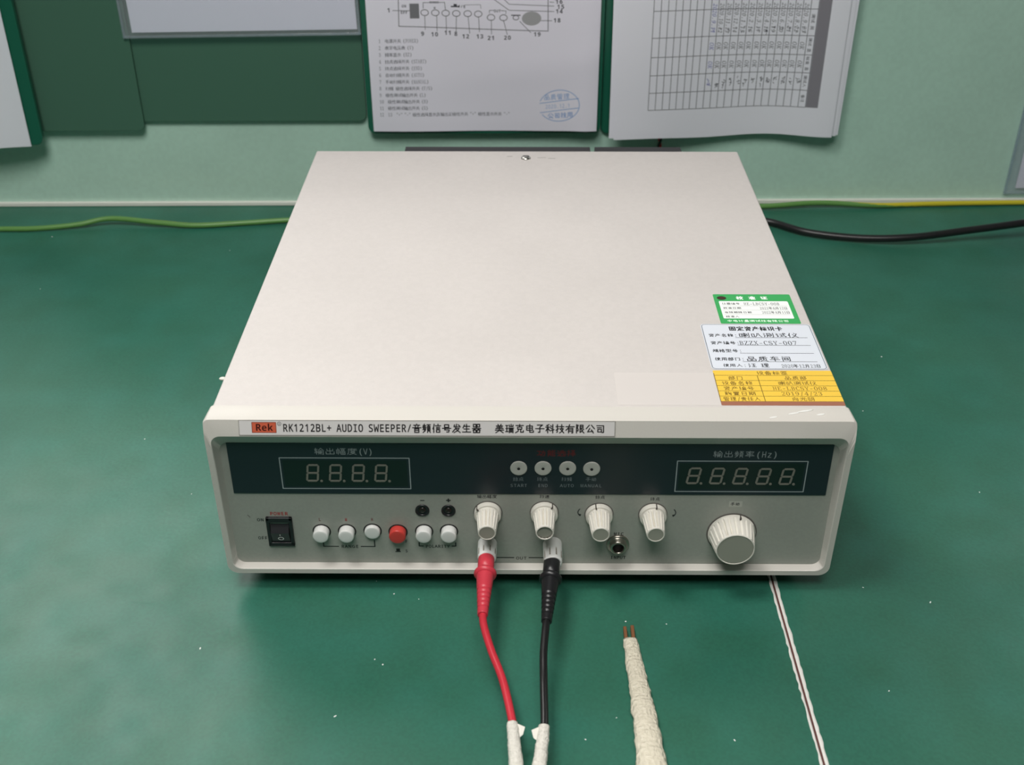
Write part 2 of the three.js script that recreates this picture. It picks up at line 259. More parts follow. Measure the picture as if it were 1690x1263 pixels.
// back panel, turned slightly against the instrument: s runs along it, o stands out from it
const WA = 0.0147, WZ = -0.5885;
const onWall = (o, s, y, out) => { o.position.set(s + out * Math.sin(-WA) * -1, y, WZ - WA * s + out); o.rotation.y = Math.atan(WA); return o; };
const wallTex = dataTexture(1024, (u, v) => {
  const a = tnoise(u, v, 4, 31), b = tnoise(u, v, 22, 32), c = tnoise(u, v, 300, 33), st = tnoise(u, v * 0.999, 3, 34);
  const k = 0.95 + 0.05 * a + 0.03 * (b - 0.5) + 0.03 * (c - 0.5);
  return [0.73 * k + 0.02 * (st - 0.5), 0.86 * k, 0.80 * k].map((x) => Math.min(1, x));
}, true);
const wallMat = phys(0xffffff, 0.45, { map: wallTex, clearcoat: 1, clearcoatRoughness: 0.22 });
const WALL_TOP = 0.4;
{
  const w = structure(mesh('wall_back', planarUV(box(-1.3, 1.3, 0, WALL_TOP, -0.02, 0), 0.9, 0, 1), wallMat));
  onWall(w, 0, 0, 0);
  const t = structure(mesh('trim_1', rbox(-1.3, 1.3, 0.0002, 0.0046, 0, 0.004, 0.0008), mat(rgb(0.78, 0.78, 0.72), 0.4)));
  onWall(t, 0, 0, 0);
}

// ---------------------------------------------------------------- the signal generator
const gen = thing('signal_generator', 'off-white audio signal generator with grey front panel, knobs and digital displays', 'instrument');
const grain = dataTexture(512, (u, v) => { const k = 0.5 + 0.5 * (tnoise(u, v, 200, 41) - 0.5) + 0.3 * (tnoise(u, v, 60, 42) - 0.5); return [k, k, k]; });
const lidTex = dataTexture(1024, (u, v) => {
  const k = 0.975 + 0.02 * tnoise(u, v, 6, 51) + 0.016 * (tnoise(u, v, 90, 52) - 0.5) + 0.016 * (tnoise(u, v, 400, 53) - 0.5);
  return [0.815 * k, 0.79 * k, 0.776 * k];
}, true);
const lidMat = mat(0xffffff, 0.5, { map: lidTex, bumpMap: grain, bumpScale: 0.00006 });
const bezelMat = mat(rgb(0.62, 0.59, 0.545), 0.45, { bumpMap: grain, bumpScale: 0.00004 });
const ivory = mat(rgb(0.76, 0.73, 0.66), 0.42), whitePlastic = mat(rgb(0.78, 0.78, 0.76), 0.35), blackPlastic = mat(rgb(0.012, 0.012, 0.014), 0.35);
const metal = mat(rgb(0.62, 0.6, 0.56), 0.28, { metalness: 1 }), darkHole = mat(rgb(0.01, 0.01, 0.01), 0.7), capGrey = mat(rgb(0.33, 0.33, 0.28), 0.4);
const TOP = 0.127, PZ = -0.005;
{ // folded sheet cover over a slightly narrower base
  mesh('top_cover', planarUV(rbox(-0.1796, 0.1796, 0.02, TOP, -0.408, -0.0125, 0.0014, 3), 0.25), lidMat, gen);
  mesh('base_tray', box(-0.176, 0.176, 0.0135, 0.05, -0.404, -0.011), mat(rgb(0.06, 0.06, 0.06), 0.6), gen);
  const fin = [box(-0.1045, 0.0545, 0.118, 0.1255, -0.4215, -0.408), box(0.0585, 0.1325, 0.118, 0.1255, -0.4215, -0.408), box(-0.1045, 0.1325, 0.03, 0.118, -0.411, -0.408)];
  for (let i = 0; i < 30; i++) { const x = -0.1045 + 0.2348 * i / 29; fin.push(box(x, x + 0.0022, 0.03, 0.118, -0.4215, -0.411)); }
  mesh('rear_heat_sink', mergeGeometries(fin), mat(rgb(0.02, 0.02, 0.022), 0.5), gen);
  for (const x of [-0.145, 0.145]) for (const z of [-0.045, -0.36]) mesh('foot', new THREE.CylinderGeometry(0.0105, 0.0085, 0.0135, 24).translate(x, 0.00675, z), blackPlastic, gen);
  const screw = mesh('screw', new THREE.SphereGeometry(0.0042, 20, 8, 0, 6.3, 0, Math.PI / 2).scale(1, 0.5, 1).translate(-0.0008, TOP, -0.3915), metal, gen);
  mesh('slot', box(-0.0034, 0.0018, TOP + 0.0017, TOP + 0.0022, -0.392, -0.391), darkHole, screw);
  for (const [x, z, l, a] of [[-0.0145, -0.3955, 0.005, 0.1], [0.0125, -0.3925, 0.007, 0.05], [0.021, -0.391, 0.006, -0.05]]) mesh('scuff_mark', box(-l / 2, l / 2, 0, 0.00006, -0.0003, 0.0003).rotateY(a).translate(x, TOP, z), mat(rgb(0.25, 0.24, 0.23), 0.7), gen);
  mesh('paint_blob', new THREE.SphereGeometry(0.0018, 10, 6).scale(1.2, 0.6, 0.8).translate(-0.1803, 0.1262, -0.043), ivory, gen);
}
{ // moulded bezel: lofted loops, back edge > front edge > inner edge > recess
  const loop = (hx, y0, y1, r, zf, rt = r) => {
    const pts = [], N = 7, edge = (a, b, n) => { for (let i = 1; i < n; i++) pts.push([a[0] + (b[0] - a[0]) * i / n, a[1] + (b[1] - a[1]) * i / n]); };
    const corner = (cx, cy, a0, r) => { for (let i = 0; i <= N; i++) { const a = a0 + Math.PI / 2 * i / N; pts.push([cx + r * Math.cos(a), cy + r * Math.sin(a)]); } };
    corner(hx - rt, y1 - rt, 0, rt); edge([hx - rt, y1], [-hx + rt, y1], 12);
    corner(-hx + rt, y1 - rt, Math.PI / 2, rt); edge([-hx, y1 - rt], [-hx, y0 + r], 24);
    corner(-hx + r, y0 + r, Math.PI, r); edge([-hx + r, y0], [hx - r, y0], 12);
    corner(hx - r, y0 + r, Math.PI * 1.5, r); edge([hx, y0 + r], [hx, y1 - rt], 24);
    return pts.map(([x, y]) => [x, y, typeof zf === 'number' ? zf : zf(y)]);
  };
  const zf = (y) => (y > 0.1166 ? 0.003 * (TOP - y) / 0.0104 : 0.003 * (y - 0.013) / 0.1036);
  const loops = [loop(0.1796, 0.0155, 0.1262, 0.004, -0.0147, 0.002), loop(0.1815, 0.0138, TOP - 0.0001, 0.006, -0.0135, 0.0028), loop(0.1825, 0.0131, TOP, 0.0068, (y) => zf(y) - 0.0012, 0.0034), loop(0.1822, 0.0134, TOP - 0.0006, 0.0066, zf, 0.0032),
    loop(0.1789, 0.0168, 0.1169, 0.0056, zf), loop(0.1785, 0.0171, 0.1164, 0.0055, (y) => zf(y) - 0.0004), loop(0.1769, 0.0179, 0.1064, 0.005, PZ - 0.0005)];
  const pos = [], idx = [], n = loops[0].length;
  for (const l of loops) for (const p of l) pos.push(...p);
  for (let k = 0; k + 1 < loops.length; k++) for (let i = 0; i < n; i++) { const a = k * n + i, b = k * n + (i + 1) % n, c = a + n, d = b + n; idx.push(a, b, c, b, d, c); }
  let g = new THREE.BufferGeometry();
  g.setAttribute('position', new THREE.Float32BufferAttribute(pos, 3)); g.setIndex(idx);
  g = toCreasedNormals(g, 0.5);
  g.setAttribute('uv', new THREE.BufferAttribute(new Float32Array(g.attributes.position.count * 2), 2));
  planarUV(g, 0.1, 0, 1);
  mesh('front_bezel', g, bezelMat, gen);
  // glossy smears of old glue on the right end of the bezel
  for (const [x, z, w] of [[0.148, -0.007, 0.007], [0.155, -0.0095, 0.010], [0.136, -0.003, 0.005], [0.163, -0.006, 0.005]]) mesh('glue_smear', new THREE.SphereGeometry(0.5, 12, 6).scale(w, 0.0006, 0.0016).rotateY(0.25).translate(x, TOP, z), phys(rgb(0.82, 0.81, 0.78), 0.15), gen);
}
const PX = 5600, P0 = -0.1772, P1 = 0.1075; // panel print: pixels per metre, left and top edges
const pc = canvas(1985, 504, '#9b9e96');
{
  const d = pc.getImageData(0, 0, 1985, 504), a = d.data;
  for (let j = 0, o = 0; j < 504; j++) for (let i = 0; i < 1985; i++, o += 4) { const k = 1 + 0.03 * (tnoise(i / 1985, j / 1985, 300, 61) - 0.5) + 0.03 * (tnoise(i / 1985, j / 1985, 12, 62) - 0.5); a[o] *= k; a[o + 1] *= k; a[o + 2] *= k; }
  pc.putImageData(d, 0, 0);
}
const X = (m) => (m - P0) * PX, Y = (m) => (P1 - m) * PX;
const pt = (text, x, y, size, o = {}) => write(pc, text, X(x), Y(y), size * PX, { align: 'center', heavy: 0.07, ...o });
{
  const ink = '#16181a', red = '#a01e20';
  pt('POWER', -0.1482, 0.0556, 0.0025, { color: red, latin: 0.88 });
  pt('ON', -0.1597, 0.051, 0.0024, { color: ink, latin: 0.9 });
  pt('OFF', -0.1598, 0.037, 0.0024, { color: ink, latin: 0.8 });
  pt('L', -0.1243, 0.0512, 0.0022, { color: '#5a3030' });
  pt('M', -0.1086, 0.0512, 0.0022, { color: red });
  pt('H', -0.0931, 0.0513, 0.0022, { color: '#6a2426' });
  pt('RANGE', -0.1078, 0.0305, 0.0023, { color: ink, latin: 0.95 });
  pt('POLARITY', -0.0547, 0.0308, 0.0023, { color: ink, latin: 0.8 });
  pt('F', -0.0735, 0.0345, 0.0022, { color: ink });
  pt('S', -0.0737, 0.027, 0.0022, { color: ink });
  pt('−', -0.0625, 0.066, 0.004, { color: ink, latin: 0.9 });
  pt('+', -0.0472, 0.0661, 0.0042, { color: ink, latin: 1, bold: 'bold' });
  const line = (w, ...p) => { pc.strokeStyle = ink; pc.lineWidth = w * 1.25; pc.lineCap = 'butt'; pc.beginPath(); p.forEach(([x, y], i) => (i ? pc.lineTo(X(x), Y(y)) : pc.moveTo(X(x), Y(y)))); pc.stroke(); };
  line(3, [-0.1236, 0.0345], [-0.1236, 0.0305], [-0.1145, 0.0305]);
  line(3, [-0.1012, 0.0305], [-0.0927, 0.0305], [-0.0927, 0.0355]);
  line(3.4, [-0.0658, 0.034], [-0.0658, 0.0311], [-0.0632, 0.0311]);
  line(3.4, [-0.0462, 0.0311], [-0.0438, 0.0311], [-0.0438, 0.034]);
  line(3, [-0.0805, 0.0266], [-0.0772, 0.0266]);
  pc.fillStyle = '#0c0c0c'; pc.fillRect(X(-0.0799), Y(0.0290), 0.0022 * PX, 0.0024 * PX);
  line(3, [-0.0192, 0.0222], [-0.0085, 0.0222]);
  line(3, [0.0003, 0.0222], [0.0095, 0.0222]);
  pt('OUT', -0.0041, 0.0218, 0.0024, { color: '#3a3a38', latin: 0.95 });
  pt('输出幅度', -0.0243, 0.069, 0.0026, { color: ink, weight: 0.09 });
  pt('扫速', 0.0094, 0.0691, 0.0026, { color: ink, weight: 0.09 });
  pt('始点', 0.0421, 0.0688, 0.0026, { color: ink, weight: 0.09 });
  pt('终点', 0.0744, 0.0676, 0.0026, { color: ink, weight: 0.09 });
  pc.fillStyle = '#b0b2a9'; pc.fillRect(X(0.1178), Y(0.0662), 0.0078 * PX, 0.0042 * PX);
  pt('手动', 0.1216, 0.0641, 0.0025, { color: ink, weight: 0.09 });
  pt('MIC', 0.0541, 0.0412, 0.0024, { color: ink, latin: 0.85 });
  pt('INPUT', 0.0546, 0.0228, 0.0024, { color: ink, latin: 0.8 });
  for (const [x, y, s] of [[0.0292, 0.0575, 1], [0.087, 0.0573, -1]]) { // turning arrows
    pc.strokeStyle = ink; pc.fillStyle = ink; pc.lineWidth = 3;
    pc.beginPath(); for (let i = 0; i <= 10; i++) { const a = -0.6 + 1.2 * i / 10, px = X(x) + s * (0.006 - 0.006 * Math.cos(a)) * PX, py = Y(y) + 0.0042 * Math.sin(a) * PX; i ? pc.lineTo(px, py) : pc.moveTo(px, py); } pc.stroke();
    const ex = X(x) + s * 0.0009 * PX, ey = Y(y) + 0.0026 * PX;
    pc.beginPath(); pc.moveTo(ex + s * 3, ey + 3); pc.lineTo(ex - s * 4, ey - 8); pc.lineTo(ex + s * 6, ey - 6); pc.fill();
  }
  pc.strokeStyle = '#55504c'; pc.lineWidth = 2; pc.beginPath(); pc.moveTo(X(-0.1668), Y(0.0545)); pc.lineTo(X(-0.1656), Y(0.0528)); pc.stroke(); // scratch
}
function facePlate(x0, x1, y0, y1, z0, z1) { // box whose uv run over its front, 0..1
  const g = box(x0, x1, y0, y1, z0, z1), p = g.attributes.position, uv = g.attributes.uv;
  for (let i = 0; i < p.count; i++) uv.setXY(i, (p.getX(i) - x0) / (x1 - x0), (p.getY(i) - y0) / (y1 - y0));
  return g;
}
mesh('front_panel', facePlate(P0, P0 + 1985 / PX, P1 - 504 / PX, P1, -0.0105, PZ), mat(0xffffff, 0.48, { map: texture(pc) }), gen);

// dark display strip with two windows
{
  const x0 = -0.1727, x1 = 0.1733, y0 = 0.0713, y1 = 0.1073, S = 5900, w = Math.round((x1 - x0) * S), h = Math.round((y1 - y0) * S);
  const c = canvas(w, h, '#1d272e'), U = (m) => (m - x0) * S, V = (m) => (y1 - m) * S;
  const t = (text, x, y, size, o = {}) => write(c, text, U(x), V(y), size * S, { align: 'center', color: '#9fa5a6', weight: 0.085, ...o });
  t('输出幅度(V)', -0.1061, 0.1017, 0.0046, { fit: 0.0335 * S, latin: 0.5 });
  t('输出频率(Hz)', 0.1236, 0.1006, 0.0046, { fit: 0.037 * S, latin: 0.6 });
  t('功能选择', 0.0159, 0.1009, 0.0046, { color: '#641a20', weight: 0.13, fit: 0.0228 * S });
  for (const [x, zh, en, k] of [[-0.0059, '始点', 'START', 0.0102], [0.0081, '终点', 'END', 0.006], [0.0221, '扫频', 'AUTO', 0.0084], [0.0362, '手动', 'MANUAL', 0.0128]]) {
    t(zh, x, 0.0824, 0.0029, { color: '#82898b' });
    t(en, x, 0.0777, 0.0024, { color: '#868d8f', fit: k * S });
  }
  for (const [a, b, lo, hi, dy] of [[-0.1434, -0.0688, 0.075, 0.097, 0], [0.0851, 0.1598, 0.0738, 0.0957, 0]]) {
    c.fillStyle = '#10201d'; c.fillRect(U(a) + 9, V(hi) + 9, (b - a) * S - 18, (hi - lo) * S - 18);
    c.strokeStyle = '#a9b1b3'; c.lineWidth = 3.4; c.strokeRect(U(a), V(hi), (b - a) * S, (hi - lo) * S);
  }
  const strip = mesh('display_strip', facePlate(x0, x1, y0, y1, PZ - 0.001, PZ + 0.0006), mat(0xffffff, 0.3, { map: texture(c) }), gen);
  strip.userData.label = 'dark blue strip with white print';
  // seven-segment digits, unlit
  const seg = mat(rgb(0.2, 0.195, 0.165), 0.5);
  const digit = (x, y, H, W, lean) => {
    const T = 0.00115, parts = [], k = (px, py) => [px + lean * (py / H), py];
    const bar = (ax, ay, bx, by) => { // hexagonal bar
      const dx = bx - ax, dy = by - ay, l = Math.hypot(dx, dy), ux = dx / l, uy = dy / l, nx = -uy * T / 2, ny = ux * T / 2, e = T / 2, q = 0.00012;
      const P = [[ax + ux * q, ay + uy * q], [ax + ux * (q + e) + nx, ay + uy * (q + e) + ny], [bx - ux * (q + e) + nx, by - uy * (q + e) + ny], [bx - ux * q, by - uy * q], [bx - ux * (q + e) - nx, by - uy * (q + e) - ny], [ax + ux * (q + e) - nx, ay + uy * (q + e) - ny]].map(([px, py]) => new THREE.Vector2(...k(px, py)));
      parts.push(new THREE.ExtrudeGeometry(new THREE.Shape(P), { depth: 0.00025, bevelEnabled: false }));
    };
    const a = W / 2, b = H / 2;
    bar(-a, b, a, b); bar(-a, 0, a, 0); bar(-a, -b, a, -b); bar(-a, b, -a, 0); bar(a, b, a, 0); bar(-a, 0, -a, -b); bar(a, 0, a, -b);
    const dot = new THREE.CylinderGeometry(0.0008, 0.0008, 0.00025, 12).rotateX(Math.PI / 2).translate(a - lean * 0.2 + 0.0018, -b - 0.0001, 0.000125);
    parts.push(dot.toNonIndexed());
    return mergeGeometries(parts.map((g) => { const q = g.index ? g.toNonIndexed() : g; return q; })).translate(x, y, PZ + 0.0006);
  };
  for (let i = 0; i < 4; i++) mesh('digit', digit(-0.12505 + 0.01318 * i, 0.0863, 0.0113, 0.0062, 0.0013), seg, strip);
  for (let i = 0; i < 5; i++) mesh('digit', digit(0.0953 + 0.01342 * i, 0.0852 - 0.0001 * i, 0.0107, 0.0062, 0.0016), seg, strip);
}
// name plate on the sloping top band
{
  const x0 = -0.1622, x1 = 0.0478, len = 0.0091, S = 9700, w = 2037, h = Math.round(len * S);
  const c = canvas(w, h, '#d9d5d4'), U = (m) => (m - x0) * S;
  c.strokeStyle = '#8f8b85'; c.lineWidth = 5; c.strokeRect(1, 1, w - 2, h - 2);
  c.fillStyle = '#cf6247'; c.fillRect(U(-0.1547), h * 0.15, 0.0134 * S, h * 0.66); c.strokeStyle = '#7d2a18'; c.lineWidth = 3; c.strokeRect(U(-0.1547), h * 0.15, 0.0134 * S, h * 0.66);
  c.fillStyle = '#3c120c'; c.font = 'bold 54px sans-serif'; c.textAlign = 'center'; c.fillText('Rek', U(-0.148), h * 0.7);
  c.strokeStyle = '#333'; c.lineWidth = 2; c.beginPath(); c.arc(U(-0.1394), h * 0.24, 10, 0, 6.3); c.stroke(); c.font = '15px sans-serif'; c.fillStyle = '#333'; c.fillText('R', U(-0.1394), h * 0.24 + 5.5);
  const o = { color: '#151214', weight: 0.118, font: 'monospace', heavy: 0.05 };
  write(c, 'RK1212BL+', U(-0.1377), h * 0.5, 46, { ...o, fit: 0.0276 * S });
  write(c, 'AUDIO', U(-0.1077), h * 0.5, 46, { ...o, fit: 0.0152 * S });
  write(c, 'SWEEPER/', U(-0.0899), h * 0.5, 46, { ...o, fit: 0.0245 * S });
  write(c, '音频信号发生器', U(-0.0652), h * 0.5, 50, { ...o, fit: 0.0389 * S });
  write(c, '美瑞克电子科技有限公司', U(-0.0191), h * 0.5, 50, { ...o, fit: 0.0618 * S });
  const g = facePlate(x0, x1, 0, len, -0.0003, 0.0003);
  const m = mesh('name_plate', g, mat(0xffffff, 0.38, { map: texture(c) }), gen);
  m.rotation.x = -Math.atan(0.003 / 0.0104);
  m.position.set(0, 0.11765, 0.00275);
  m.userData.label = 'white printed name strip with an orange logo';
}
// knobs
function fluted(rBase, rFlange, flangeT, r0, r1, L, flutes, depth, phase) {
  const prof = [[rBase, 0], [rFlange, 0.0002], [rFlange, flangeT * 0.8], [rFlange - 0.0004, flangeT], [r0 + 0.0001, flangeT + 0.00005], [r0, flangeT + 0.0004]];
  const N = 14, rows = [];
  for (const [r, z] of prof) rows.push([r, z, 0]);
  for (let i = 1; i <= N; i++) { const t = i / N; rows.push([r0 + (r1 - r0) * t, flangeT + 0.0004 + (L - flangeT - 0.0012) * t, i < N ? Math.min(1, i / 1.5) : 0]); }
  rows.push([r1 - 0.00012, L - 0.0003, 0], [r1 - 0.0005, L, 0], [r1 - 0.0008, L - 0.0001, 0], [r1 - 0.0009, L - 0.0006, 0]);
  const M = flutes * 8, pos = [], idx = [];
  for (const [r, z, f] of rows) for (let j = 0; j < M; j++) {
    const a = j / M * Math.PI * 2, s = Math.cos(a * flutes + phase), d = f * depth * Math.max(0, s * 1.6 - 0.5);
    pos.push((r - d) * Math.cos(a), (r - d) * Math.sin(a), z);
  }
  for (let i = 0; i + 1 < rows.length; i++) for (let j = 0; j < M; j++) { const a = i * M + j, b = i * M + (j + 1) % M; idx.push(a, b, a + M, b, b + M, a + M); }
  const g = new THREE.BufferGeometry();
  g.setAttribute('position', new THREE.Float32BufferAttribute(pos, 3)); g.setIndex(idx);
  return toCreasedNormals(g, 0.7);
}
const knobShape = fluted(0.0070, 0.0081, 0.0034, 0.0066, 0.0053, 0.0192, 16, 0.0013, 0);
const bigShape = fluted(0.0125, 0.0141, 0.0012, 0.0137, 0.0115, 0.0158, 24, 0.0011, 0);
function knob(name, x, y, shape, rCap, L, turn, rFlange, tiltX = 0, label) {
  const k = new THREE.Group(); k.name = name; k.position.set(x, y, PZ); k.rotation.z = turn; gen.add(k);
  if (label) k.userData.label = label;
  mesh('grip', shape, ivory, k);
  mesh('cap', new THREE.CylinderGeometry(rCap, rCap, 0.0006, 40).rotateX(Math.PI / 2).translate(0, 0, L - 0.0006), capGrey, k);
  mesh('shaft_washer', new THREE.CylinderGeometry(rFlange * 1.06, rFlange * 1.06, 0.0004, 36).rotateX(Math.PI / 2).translate(0, 0, 0.0002), mat(rgb(0.12, 0.11, 0.1), 0.6), k);
  mesh('pointer_line', box(-0.00035, 0.00035, rFlange - 0.0012, rFlange + 0.00012, 0.0004, L * 0.22), mat(rgb(0.08, 0.07, 0.06), 0.6), k);
  return k;
}
knob('control_knob', -0.0241, 0.0571, knobShape, 0.0044, 0.0192, 0.9, 0.0081);
knob('control_knob', 0.0093, 0.0573, knobShape, 0.0044, 0.0182, -0.62, 0.0081);
knob('control_knob', 0.0417, 0.0561, knobShape, 0.0044, 0.0192, 0.28, 0.0081);
knob('control_knob', 0.0735, 0.0562, knobShape, 0.0044, 0.0192, -0.2, 0.0081);
knob('tuning_knob', 0.1214, 0.0423, bigShape, 0.0105, 0.0158, -0.28, 0.0141, 0, 'large fluted ivory knob');
// push buttons
const lathe = (pts, n = 32) => new THREE.LatheGeometry(pts.map(([r, z]) => new THREE.Vector2(r, z)), n).rotateX(Math.PI / 2);
function pushButton(x, y, out, m, label, r = 0.0047) {
  const b = mesh('push_button', lathe([[r - 0.0002, -0.003], [r, 0], [r, out - 0.0007], [r - 0.0003, out - 0.0002], [r - 0.0009, out], [r * 0.5, out + 0.0001], [0, out + 0.00012]]).translate(x, y, PZ), m, gen);
  if (label) b.userData.label = label;
  mesh('socket', lathe([[r + 0.0001, 0.0003], [r + 0.0007, 0.0003], [r + 0.0008, 0]]).translate(x, y, PZ), darkHole, b);
  return b;
}
const redPlastic = mat(rgb(0.62, 0.055, 0.045), 0.35);
pushButton(-0.1238, 0.0423, 0.0056, whitePlastic);
pushButton(-0.1086, 0.0424, 0.0056, whitePlastic);
pushButton(-0.0933, 0.0429, 0.0026, whitePlastic, 'white push button pressed in');
pushButton(-0.0781, 0.0421, 0.0054, redPlastic, 'red push button', 0.005);
pushButton(-0.0624, 0.0426, 0.0058, whitePlastic);
pushButton(-0.0475, 0.0427, 0.0058, whitePlastic);
for (const [x, y] of [[-0.0628, 0.0588], [-0.0474, 0.0587]]) {
  const s = mesh('indicator_socket', lathe([[0.0042, 0], [0.0042, 0.0006], [0.0036, 0.0007], [0.0031, 0.0002], [0.0031, -0.0001], [0, -0.0001]]).translate(x, y, PZ + 0.0002), blackPlastic, gen);
  mesh('bulb', new THREE.SphereGeometry(0.0021, 16, 10).scale(1, 1, 0.5).translate(x, y, PZ + 0.0001), mat(rgb(0.014, 0.01, 0.008), 0.3), s);
}
for (const [x, y] of [[-0.0059, 0.0904], [0.0081, 0.0904], [0.0223, 0.0904], [0.0361, 0.0901]]) {
  const d = mesh('indicator_disc', lathe([[0.0049, 0], [0.0049, 0.0005], [0.0045, 0.0009], [0.0009, 0.0009], [0.0008, 0.0004], [0, 0.0004]]).translate(x, y, PZ + 0.0006), mat(rgb(0.5, 0.5, 0.46), 0.5), gen);
  mesh('lamp_hole', new THREE.CylinderGeometry(0.0009, 0.0009, 0.0002, 16).rotateX(Math.PI / 2).translate(x, y, PZ + 0.0015), darkHole, d);
}
{ // power rocker
  const s = mesh('power_switch', mergeGeometries([rbox(-0.1563, -0.1407, 0.0316, 0.0345, PZ - 0.002, PZ + 0.0016, 0.0005), rbox(-0.1563, -0.1407, 0.0498, 0.0534, PZ - 0.002, PZ + 0.0016, 0.0005), rbox(-0.1563, -0.1541, 0.0316, 0.0534, PZ - 0.002, PZ + 0.0016, 0.0005), rbox(-0.1429, -0.1407, 0.0316, 0.0534, PZ - 0.002, PZ + 0.0016, 0.0005)]), blackPlastic, gen);
  const rs = new THREE.Shape([[0.0347, -0.001], [0.0347, 0.0006], [0.0352, 0.001], [0.0428, 0.0030], [0.0434, 0.0027], [0.0496, -0.0009], [0.0496, -0.001]].map(([y, z]) => new THREE.Vector2(z, y)));
  const rg = new THREE.ExtrudeGeometry(rs, { depth: 0.0108, bevelEnabled: false }).rotateY(-Math.PI / 2).translate(-0.1431, 0, PZ);
  const r = mesh('rocker', rg, mat(rgb(0.022, 0.023, 0.025), 0.28), s);
  r.userData.label = 'black rocker with white off mark';
  const tilt = Math.atan2(0.002, 0.0076);
  const ring = mesh('off_mark', new THREE.TorusGeometry(0.0013, 0.00022, 6, 24).scale(1.2, 1, 0.4), mat(rgb(0.8, 0.8, 0.78), 0.5), s);
  ring.position.set(-0.1484, 0.0380, PZ + 0.00185); ring.rotation.x = tilt;
  const dash = mesh('on_mark', box(-0.0003, 0.0003, -0.0004, 0.0004, -0.0001, 0.0001), mat(rgb(0.7, 0.7, 0.68), 0.5), s);
  dash.position.set(-0.1485, 0.0413, PZ + 0.0027); dash.rotation.x = tilt;
}
{ // microphone jack
  const j = mesh('microphone_jack', lathe([[0.0068, 0], [0.0068, 0.0012], [0.0062, 0.0016], [0.0052, 0.0016], [0.0050, 0.0042], [0.0044, 0.0048], [0.0036, 0.0048], [0.0033, 0.004], [0.0033, -0.004]], 40).translate(0.0539, 0.0336, PZ), mat(rgb(0.42, 0.39, 0.34), 0.3, { metalness: 1 }), gen);
  mesh('hole', new THREE.CylinderGeometry(0.0033, 0.0033, 0.0004, 24).rotateX(Math.PI / 2).translate(0.0539, 0.0336, PZ + 0.0008), darkHole, j);
}
// white binding posts
const POST = [[-0.0246, 0.0336, 0.0145], [0.0146, 0.0332, 0.0178]];
for (const [x, y, L] of POST) {
  const b = mesh('binding_post', lathe([[0.0052, 0], [0.0058, 0.0004], [0.0058, 0.0038], [0.0055, 0.0041], [0.0058, 0.0045], [0.0057, L * 0.6], [0.0054, L - 0.0006], [0.0049, L], [0.0040, L], [0.0038, L - 0.002]], 36).translate(x, y, PZ), whitePlastic, gen);
  for (let i = 0; i < 9; i++) { const a = i / 9 * 6.283 + 0.35; mesh('groove', box(-0.0004, 0.0004, -0.0001, 0.0001, 0, L * 0.42).translate(0, 0.0056, L * 0.46).rotateZ(a).translate(x, y, PZ), mat(rgb(0.3, 0.27, 0.23), 0.6), b); }
}
// stickers on the cover, near its right edge
function sticker(name, label, x0, x1, z0, z1, ctx, lift, radius = 0.001, rough = 0.35) {
  const r = radius, s = new THREE.Shape(), w = x1 - x0, d = z1 - z0;
  s.moveTo(r, 0); s.lineTo(w - r, 0); s.quadraticCurveTo(w, 0, w, r); s.lineTo(w, d - r); s.quadraticCurveTo(w, d, w - r, d); s.lineTo(r, d); s.quadraticCurveTo(0, d, 0, d - r); s.lineTo(0, r); s.quadraticCurveTo(0, 0, r, 0);
  const g = new THREE.ExtrudeGeometry(s, { depth: 0.00012, bevelEnabled: false, curveSegments: 5 }), p = g.attributes.position, uv = g.attributes.uv;
  for (let i = 0; i < p.count; i++) uv.setXY(i, p.getX(i) / w, p.getY(i) / d);
  g.rotateX(-Math.PI / 2).translate(x0, TOP + lift, z1);
  const m = mesh(name, g, mat(0xffffff, rough, { map: texture(ctx) }), gen);
  m.userData.label = label;
  return m;
}
{ // green calibration label
  const w = 1020, h = 780, c = canvas(w, h, '#3aa85b');
  c.fillStyle = '#f6f8f6'; c.beginPath(); c.roundRect(54, 190, 905, 460, 18); c.fill();
  c.fillStyle = '#2c2016'; c.beginPath(); c.ellipse(105, 105, 62, 50, 0, 0, 6.3); c.fill();
  c.strokeStyle = '#8a4a2c'; c.lineWidth = 8; c.beginPath(); c.moveTo(62, 108); c.lineTo(148, 100); c.stroke();
  for (const [t, x] of [['校', 350], ['准', 510], ['证', 670]]) write(c, t, x, 102, 86, { color: '#fbfffb', weight: 0.17, align: 'center' });
  c.strokeStyle = '#7f8a84'; c.lineWidth = 4;
  for (const y of [318, 430, 545]) { c.beginPath(); c.moveTo(80, y); c.lineTo(930, y); c.stroke(); }
  const o = { color: '#3a3f3c', weight: 0.1 };
  write(c, '仪器编号', 90, 258, 52, o); write(c, '校准日期', 90, 376, 52, o); write(c, '有限期限日期', 90, 490, 52, o); write(c, '校准人', 90, 600, 52, o);
  const hand = { color: '#23262b', weight: 0.09, font: 'serif', latin: 0.6 };
  write(c, 'HE-LBCSY-008', 370, 262, 74, { ...hand, fit: 470 });
  write(c, '2021年8月12日', 560, 380, 66, { ...hand, fit: 370 });
  write(c, '2022年8月11日', 570, 490, 66, { ...hand, fit: 370 });
  write(c, '中电计量测试技有限公司检', 90, 712, 56, { color: '#e8fbe9', weight: 0.14, fit: 830 });
  sticker('calibration_label', 'green calibration sticker with handwriting', 0.1222, 0.1731, -0.1486, -0.1091, c, 0.00002, 0.0012);
}
